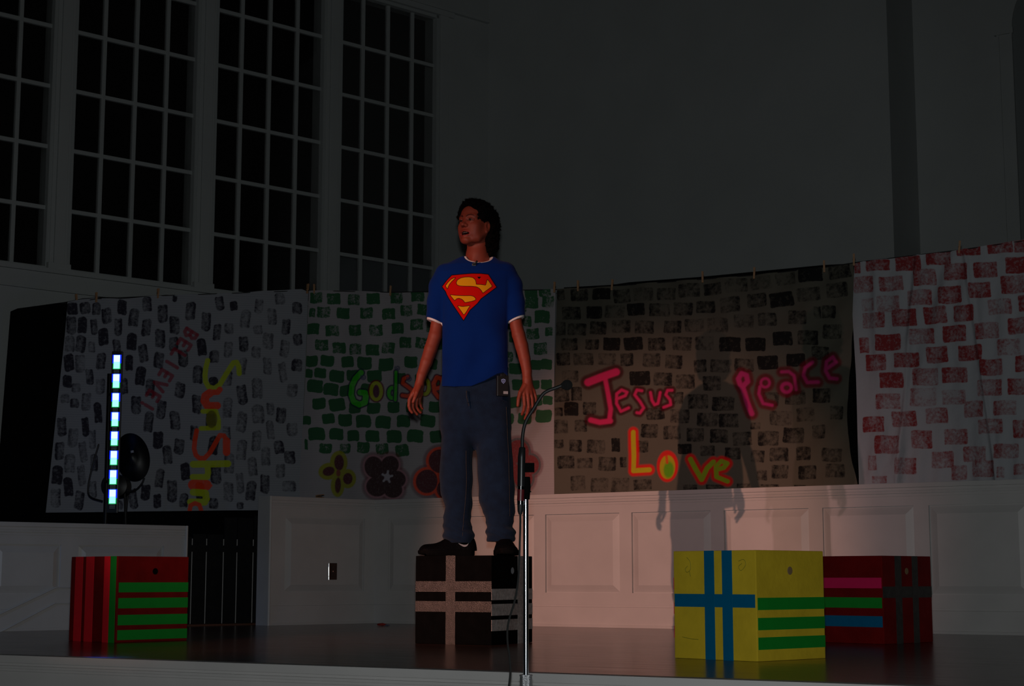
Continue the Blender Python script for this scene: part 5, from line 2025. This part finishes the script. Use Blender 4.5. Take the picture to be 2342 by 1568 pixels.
def shirt(off, sl_extra, neck, name, m_, hem_py):
    f = Field((-0.52, YP - 0.17, z_(hem_py + 8)), (0.13, YP + 0.17, z_(578)), 0.003)
    f.loft(SR, 0.01, off=off, wob=folds, zlo=z_(hem_py + 6), p=2.5)
    for pts, rs in (SLR, SLL):
        P_ = [P3(*p) for p in pts]
        d_ = P_[-1] - P_[-2]
        d_ = d_ / np.linalg.norm(d_)
        P_[-1] = P_[-1] + d_ * 0.05
        f.chain(P_, [r + off for r in rs], 0.018)
    X = f.ax[0][:, None, None]
    Y = f.ax[1][None, :, None]
    Z = f.ax[2][None, None, :]
    # cut the cuffs square to the sleeves
    for (pts, rs), sgn, tilt in ((SLR, -1, -0.42), (SLL, 1, 0.42)):
        e = P3(*pts[-1])
        nrm = np.array((tilt, -0.05, -1.0))
        nrm /= np.linalg.norm(nrm)
        d = (X - e[0]) * nrm[0] + (Y - e[1]) * nrm[1] + (Z - e[2]) * nrm[2] - sl_extra
        side = (X - (xx(1010, 730) if sgn < 0 else xx(1163, 730))) * sgn       # outside the torso
        cutm = (side > -0.004) & (Z < z_(690))
        f.F = np.where(cutm, np.maximum(f.F, d), f.F).astype(np.float32)
        # hollow inside of the sleeve end
        tip = e + nrm * 0.06
        f.cone(e - nrm * 0.015, tip, rs[-1] + off - 0.005, rs[-1] + off - 0.004, 0.002, 'sub') if off >= 0 else None
    # hem rising over the belt pack
    xr = (X - xx(1085, 880)) / 0.18
    lift = np.interp(X.reshape(-1), [xx(1001, 880), xx(1040, 880), xx(1080, 880), xx(1110, 880), xx(1138, 880), xx(1152, 880), xx(1164, 880), xx(1175, 880)],
                     [z_(885), z_(889), z_(888), z_(876), z_(860), z_(856), z_(864), z_(882)])[:, None, None]
    f.F = np.maximum(f.F, lift + (0.006 if off < 0 else 0) - Z).astype(np.float32)
    # neck opening
    f.ell(P3(*neck[0]), neck[1], 0.003, None, 'sub')
    f.cone(P3(1094, 590, 0.0), P3(1094, 560, 0.0), neck[2], neck[2] + 0.01, 0.003, 'sub')
    f.F[:, :, -1] = 1
    f.F[:, :, 0] = 1
    return f.build(name, m_, person)


tee, TV = shirt(0.0, 0.0, ((1095, 581, -0.045), (.077, .085, .055), .055), 't_shirt', M['shirt'], 893)
shirt(-0.0055, 0.010, ((1096, 579, -0.045), (.070, .080, .053), .0525), 'undershirt', M['under'], 880)
# collar ribbing is the shirt's own edge

# --- the printed shield on the chest
bm = bmesh.new()
bm.from_mesh(tee.data)
bvh = BVHTree.FromBMesh(bm)
bm.free()
EO = [(130, 545), (262, 372), (400, 228), (700, 200), (950, 180), (1200, 182), (1410, 205), (1520, 375), (1640, 560), (1420, 725), (1210, 880), (1110, 1010), (900, 1200), (815, 1345), (725, 1485), (585, 1275), (440, 1060), (330, 890), (260, 760), (235, 690)]
EY = [[(232, 525), (300, 430), (380, 350), (440, 318), (510, 300), (400, 400), (335, 480), (300, 545), (287, 610)],
      [(528, 440), (555, 370), (640, 315), (750, 288), (880, 283), (980, 300), (1045, 355), (1068, 430), (1070, 485), (1200, 490), (1338, 510), (1360, 430), (1383, 345), (1450, 440), (1515, 535), (1400, 615), (1258, 722), (1220, 650), (1160, 585), (1080, 545), (950, 530), (750, 528), (620, 522), (550, 492)],
      [(352, 770), (500, 790), (750, 800), (920, 797), (1010, 820), (1062, 880), (1050, 915), (960, 945), (765, 982), (728, 930), (680, 888), (600, 860), (540, 872), (482, 930)],
      [(560, 1072), (700, 1100), (905, 1072), (850, 1150), (800, 1240), (735, 1325), (650, 1200)]]
ET = [(1108, 277), (1203, 277), (1155, 333)]


def sd_poly(X, Y, P_):
    P_ = np.array(P_, float)
    d = np.full(X.shape, 1e9)
    ins = np.zeros(X.shape, bool)
    N_ = len(P_)
    for i in range(N_):
        a, b = P_[i], P_[(i + 1) % N_]
        e = b - a
        t = np.clip(((X - a[0]) * e[0] + (Y - a[1]) * e[1]) / (e @ e), 0, 1)
        d = np.minimum(d, np.hypot(X - a[0] - t * e[0], Y - a[1] - t * e[1]))
        c_ = ((a[1] > Y) != (b[1] > Y)) & (X < (b[0] - a[0]) * (Y - a[1]) / ((b[1] - a[1]) + 1e-12) + a[0])
        ins ^= c_
    return np.where(ins, -d, d)


def chaikin(P_, it=1):
    for _ in range(it):
        Q = []
        for i in range(len(P_)):
            a, b = np.array(P_[i]), np.array(P_[(i + 1) % len(P_)])
            if np.linalg.norm(b - a) < 30:
                Q.append(tuple(a))
                continue
            Q += [tuple(a * .88 + b * .12), tuple(a * .12 + b * .88)]
        P_ = Q
    return P_


gx, gy = np.linspace(100, 1670, 210), np.linspace(150, 1510, 190)
GX, GY = np.meshgrid(gx, gy)
sdO = sd_poly(GX, GY, EO)
sdY = np.minimum.reduce([sd_poly(GX, GY, chaikin(p)) for p in EY])
sdT = sd_poly(GX, GY, ET)
pos = np.zeros(GX.shape + (3,))
org = Vector((0, 0, CAMH))
okm = np.zeros(GX.shape, bool)
for j in range(GX.shape[0]):
    for i in range(GX.shape[1]):
        d = ray(1000 + GX[j, i] / 12.06, 610 + GY[j, i] / 12.06).normalized()
        hit = bvh.ray_cast(org, d)
        if hit[0] is not None:
            pos[j, i] = hit[0] + hit[1] * 0.0009
            okm[j, i] = True
idx = np.arange(GX.size).reshape(GX.shape)
F_ = np.stack([idx[1:, :-1], idx[1:, 1:], idx[:-1, 1:], idx[:-1, :-1]], -1).reshape(-1, 4)
keep = ((sdO.reshape(-1)[F_] < 22).all(1)) & okm.reshape(-1)[F_].all(1)
F_ = F_[keep]
used = np.unique(F_)
remap = np.full(GX.size, -1)
remap[used] = np.arange(len(used))
# smooth the landed surface a little
me = bpy.data.meshes.new('chest_print')
fast_mesh(me, pos.reshape(-1, 3)[used], remap[F_])
for nm, arr in (('edge', sdO), ('gold', sdY), ('mark', sdT)):
    at_ = me.attributes.new(nm, 'FLOAT', 'POINT')
    at_.data.foreach_set('value', arr.reshape(-1)[used].astype(np.float32))
m, nt, b = new_nodes('chest_print')
N = nt.nodes
Lk = nt.links.new


def att(n_):
    a = N.new('ShaderNodeAttribute')
    a.attribute_name = n_
    return a.outputs['Fac']


def step(x, thr, wid, inv=False):
    r = N.new('ShaderNodeMapRange')
    r.inputs['From Min'].default_value = thr - wid
    r.inputs['From Max'].default_value = thr + wid
    r.inputs['To Min'].default_value = 1 if inv else 0
    r.inputs['To Max'].default_value = 0 if inv else 1
    Lk(x, r.inputs['Value'])
    return r.outputs[0]


def mixc(f, a, c):
    x = N.new('ShaderNodeMix')
    x.data_type = 'RGBA'
    Lk(f, x.inputs[0])
    for s_, v in ((6, a), (7, c)):
        if isinstance(v, tuple):
            x.inputs[s_].default_value = (*v, 1)
        else:
            Lk(v, x.inputs[s_])
    return x.outputs[2]


RD_, GD, BK, BL_ = (0.58, 0.006, 0.003), (0.76, 0.36, 0.008), (0.004, 0.004, 0.006), (0.001, 0.022, 0.165)
c = mixc(step(att('gold'), 12, 3, True), RD_, BK)
c = mixc(step(att('gold'), -3, 3, True), c, GD)
c = mixc(step(att('mark'), 4, 3, True), c, BK)
c = mixc(step(att('edge'), -11, 3), c, BK)
c = mixc(step(att('edge'), 8, 3), c, BL_)
Lk(c, b.inputs['Base Color'])
b.inputs['Roughness'].default_value = 0.8
b.inputs['Specular IOR Level'].default_value = 0.04
o = link('chest_print', me, m, tee, True)
o['label'] = 'red and yellow shield print with a letter S'

# --- jeans
fj = Field((-0.50, YP - 0.17, z_(1252)), (0.12, YP + 0.17, z_(846)), 0.003)
hip = [(850, 1012, 1160, .098), (870, 1009, 1163, .104), (885, 1005, 1166, .110), (920, 1004, 1168, .110), (955, 1006, 1168, .104), (980, 1012, 1164, .092), (1000, 1030, 1145, .070), (1015, 1050, 1122, .045), (1025, 1072, 1098, .020)]
fj.loft([(z_(py), (xx(a, py) + xx(b, py)) / 2, YP + 0.008, (xx(b, py) - xx(a, py)) / 2, d_) for py, a, b, d_ in hip], 0.01, p=2.3)
LG = [(905, 1030, 1075, .060), (940, 1014, 1084, .088), (975, 1007, 1087, .098), (1000, 1010, 1083, .095), (1050, 1007, 1080, .088), (1090, 1004, 1081, .086), (1130, 1009, 1080, .083), (1160, 1017, 1079, .078), (1180, 1015, 1078, .076),
      (1200, 1013, 1077, .078), (1215, 1013, 1083, .080), (1232, 1013, 1085, .080), (1241, 1020, 1080, .074)]
RG = [(905, 1095, 1142, .060), (940, 1086, 1160, .088), (975, 1081, 1168, .098), (1000, 1086, 1169, .095), (1050, 1091, 1173, .088), (1100, 1093, 1176, .086), (1150, 1097, 1178, .083), (1170, 1103, 1177, .080), (1190, 1112, 1175, .076),
      (1205, 1113, 1174, .078), (1218, 1111, 1180, .082), (1230, 1112, 1179, .080), (1238, 1115, 1174, .074)]


def legw(ph):
    def f(dx, dy, Z):
        zr = Z - z_(1150)
        low = np.clip(-(Z - z_(1160)) * 8, 0, 1)
        g = 0.0035 * np.sin(zr * 48 + dx * 20 + ph) * np.clip(1 - np.abs(zr) * 5, 0.15, 1)
        g = g + 0.0040 * np.sin(zr * 130 + dx * 24 + ph * 2 + 1.5 * np.sin(dx * 30)) * low
        return g.astype(np.float32)
    return f


for LL, ph, yo in ((LG, 0.3, 0.0), (RG, 2.1, 0.0)):
    rws = [(z_(py), (xx(a, py) + xx(b_, py)) / 2, YP + yo + (0.02 if py > 1160 else 0.008), (xx(b_, py) - xx(a, py)) / 2, min(d_, (xx(b_, py) - xx(a, py)) / 2 * 1.12)) for py, a, b_, d_ in LL]
    fj.loft(rws, 0.022, p=2.15, wob=legw(ph))
fj.chain([P3(1085, 940, 0.01), P3(1085, 985, 0.01), P3(1085.5, 1006, 0.012)], (.085, .060, .026), 0.03)
# crotch creases and fly
for a, b_ in (((1078, 962, -.118), (1066, 1000, -.10)), ((1084, 955, -.120), (1100, 990, -.10))):
    fj.cone(P3(*a), P3(*b_), .006, .003, 0.01, 'sub')
fj.cone(P3(1067, 893, -.118), P3(1070, 930, -.122), .004, .003, 0.006)
fj.F[:, :, 0] = 1
fj.F[:, :, -1] = 1
jeans, JV = fj.build('jeans', M['denim'], person)
bm = bmesh.new()
bm.from_mesh(jeans.data)
bj = BVHTree.FromBMesh(bm)
bm.free()
for nm, pts in (('inner_seam', [(1066, 1030), (1066, 1060), (1067, 1100), (1064, 1150), (1060, 1190), (1058, 1225)]),
                ('side_seam', [(1158, 930), (1160, 980), (1163, 1040), (1165, 1110), (1166, 1180)]),
                ('fly_seam', [(1067, 893), (1067, 905), (1070, 918), (1073, 928)])):
    mb = MB()
    P_ = []
    for x, y in [(p.x, p.y) for p in spline([(x, y, 0) for x, y in pts], 5)]:
        hit = bj.ray_cast(org, ray(x, y).normalized())
        if hit[0]:
            P_.append(hit[0] + hit[1] * 0.0004)
    if len(P_) > 2:
        mb.tube(P_, 0.0011, 5)
        mb.build(nm, M['denimseam'], jeans)


# --- shoes
def shoe(heel, yaw, name_mirror):
    """heel: world xy of the heel; yaw: direction of the toe"""
    f = Field((-0.08, -0.03, 0.0), (0.08, 0.31, 0.135), 0.0026)
    prof = [(.012, .030, .095), (.035, .036, .108), (.075, .038, .112), (.115, .042, .098), (.145, .046, .086), (.170, .049, .070), (.200, .051, .060), (.232, .050, .056), (.254, .046, .053), (.268, .038, .049)]
    for i in range(len(prof) - 1):
        a, b = prof[i], prof[i + 1]
        for k_ in range(3):
            t = k_ / 3
            y, w_, hh_ = [a[q] + (b[q] - a[q]) * t for q in range(3)]
            f.ell((0, y, 0.018), (w_ - 0.001, 0.030, hh_ - 0.018), 0.012)
    f.F = np.maximum(f.F, (0.026 - f.ax[2])[None, None, :]).astype(np.float32)
    # ankle collar opening and tongue
    f.ell((0, .045, .125), (.026, .040, .030), 0.006, None, 'sub')
    f.cone((0, .095, .098), (0, .078, .118), .018, .014, 0.008)
    for k_ in range(5):
        y = .100 + k_ * .020
        zt = .104 - k_ * .0115
        f.cone((-.024, y, zt - .006), (.024, y + .003, zt - .006), .0030, .0030, 0.002)
    V, Q = f.mesh()
    cy_, sy_ = math.cos(yaw), math.sin(yaw)

    def W2(v):
        v = np.asarray(v, float).reshape(-1, 3)
        x, y = v[:, 0] * (1.0 if name_mirror > 0 else 1.14), v[:, 1] * 0.945
        return np.stack([heel[0] + x * math.sin(yaw) + y * math.cos(yaw),
                         heel[1] - x * math.cos(yaw) + y * math.sin(yaw), ZT_BOX + v[:, 2]], 1)
    me = bpy.data.meshes.new('shoe')
    fast_mesh(me, W2(V), Q)
    up_ = link('shoe', me, M['shoe'], person, True)
    # sole
    mb = MB()
    out = [(y, w_ + 0.004) for y, w_, _ in [(-.004, .012, 0)] + prof + [(.290, .026, 0), (.297, .010, 0)]]
    ringp = [(w_, y) for y, w_ in out] + [(-w_, y) for y, w_ in reversed(out)]
    ringp = [(p.x, p.y) for p in spline([(x, y, 0) for x, y in ringp], 3)]
    vs = []
    lev = [(0.0005, 0.94), (0.006, 1.0), (0.027, 1.0), (0.030, 0.9)]
    for z, s_ in lev:
        vs += [W2([(x * s_, (y - .14) * (0.5 + s_ / 2) + .14, z + (0.008 if y > .26 and z < .02 else 0))])[0] for x, y in ringp]
    nn = len(ringp)
    fs = [(l * nn + i, l * nn + (i + 1) % nn, (l + 1) * nn + (i + 1) % nn, (l + 1) * nn + i) for l in range(len(lev) - 1) for i in range(nn)]
    fs += [tuple(reversed(range(nn))), tuple((len(lev) - 1) * nn + i for i in range(nn))]
    mb.add([Vector(v) for v in vs], fs)
    mb.build('sole', M['sole'], up_, smooth=True)
    # curved side mark near the heel
    bm = bmesh.new()
    bm.from_mesh(me)
    bv = BVHTree.FromBMesh(bm)
    bm.free()
    for sx in (-1, 1):
        mb = MB()
        pts = [(.030, .066, .001), (.040, .054, .0045), (.055, .050, .0062), (.072, .055, .0045), (.088, .063, .0015)]
        cs = spline([(y, z, w_) for y, z, w_ in pts], 5)
        a, b_ = [], []
        for p in cs:
            for lst, dz_ in ((a, p.z), (b_, -p.z)):
                o_ = W2([(sx * .12, p.x, p.y + dz_ * 0.8)])[0]
                t_ = W2([(0, p.x, p.y + dz_ * 0.8)])[0]
                hit = bv.ray_cast(Vector(o_), Vector(t_ - o_).normalized())
                if hit[0]:
                    lst.append(hit[0] + hit[1] * 0.0012)
        if len(a) == len(b_) == len(cs):
            kk = len(a)
            mb.add(a + b_, [(i, i + 1, kk + i + 1, kk + i) for i in range(kk - 1)])
            mb.build('side_mark', M['grey'], up_)
    return up_


# toe towards the left of the picture, heel at px 1083
hl = P3(1083, 1268, 0.0)
shoe((hl[0], YP + 0.015), math.pi + rad(9), 1)
hl = P3(1150, 1268, 0.0)
shoe((hl[0], YP + 0.09), -math.pi / 2 + rad(5), -1)

# --- wireless pack clipped at the hip
pk = empty('wireless_pack', tuple(P3(1148, 882, -0.135)))
tag(pk, 'black wireless microphone pack clipped to the waist of the jeans', 'transmitter')
c = P3(1149, 882, -0.128)
RZ = Matrix.Rotation(rad(14), 3, 'Z')
TK = lambda v: Vector(c) + RZ @ v
mb = MB()
mb.box((-0.030, -0.012, -0.052), (0.030, 0.016, 0.052), TK)
mb.build('pack_body', M['plastic'], pk, bevel=0.004)
mb = MB()
mb.box((-0.012, -0.014, 0.046), (0.012, 0.012, 0.060), TK)
mb.build('battery_cap', M['plastic'], pk, bevel=0.002)
mb = MB()
shp = [(0, .013), (.011, .009), (.010, -.003), (0, -.013), (-.010, -.003), (-.011, .009)]
inn = [(x * .6, z * .6) for x, z in shp]
vs = [TK(Vector((x + .002, -.0130, z + .022))) for x, z in shp + inn]
mb.add(vs, [(i, (i + 1) % 6, 6 + (i + 1) % 6, 6 + i) for i in range(6)])
vs = [TK(Vector((x * .34 + .002, -.0130, z * .34 + .022))) for x, z in shp]
mb.add(vs, [tuple(range(6))])
mb.build('shield_mark', M['ltblue'], pk, fix=False)
mb = MB()
mb.add([TK(Vector(v)) for v in ((.002, -.0128, -.042), (.026, -.0128, -.042), (.026, -.0128, -.028), (.002, -.0128, -.028))], [(0, 1, 2, 3)])
mb.build('label_sticker', M['grey'], pk, fix=False)

# --- lapel microphone at the collar
ho = bvh.ray_cast(org, ray(1087, 603).normalized())
c = ho[0] if ho[0] else Vector(P3(1087, 603, -0.12))
lm = empty('lapel_microphone', tuple(c))
tag(lm, 'tiny black lapel microphone clipped to the blue T-shirt collar', 'microphone')
mb = MB()
mb.tube([c + Vector((-.014, -.010, -.004)), c + Vector((.004, -.012, .002)), c + Vector((.010, -.012, .014))], [.0055, .0055, .0045], 10)
mb.build('microphone_capsule', M['plastic'], lm, smooth=True)
mb = MB()
mb.box((c.x - .016, c.y - .012, c.z - .012), (c.x + .004, c.y + .002, c.z - .001))
mb.build('tie_clip', M['plastic'], lm, bevel=0.001)
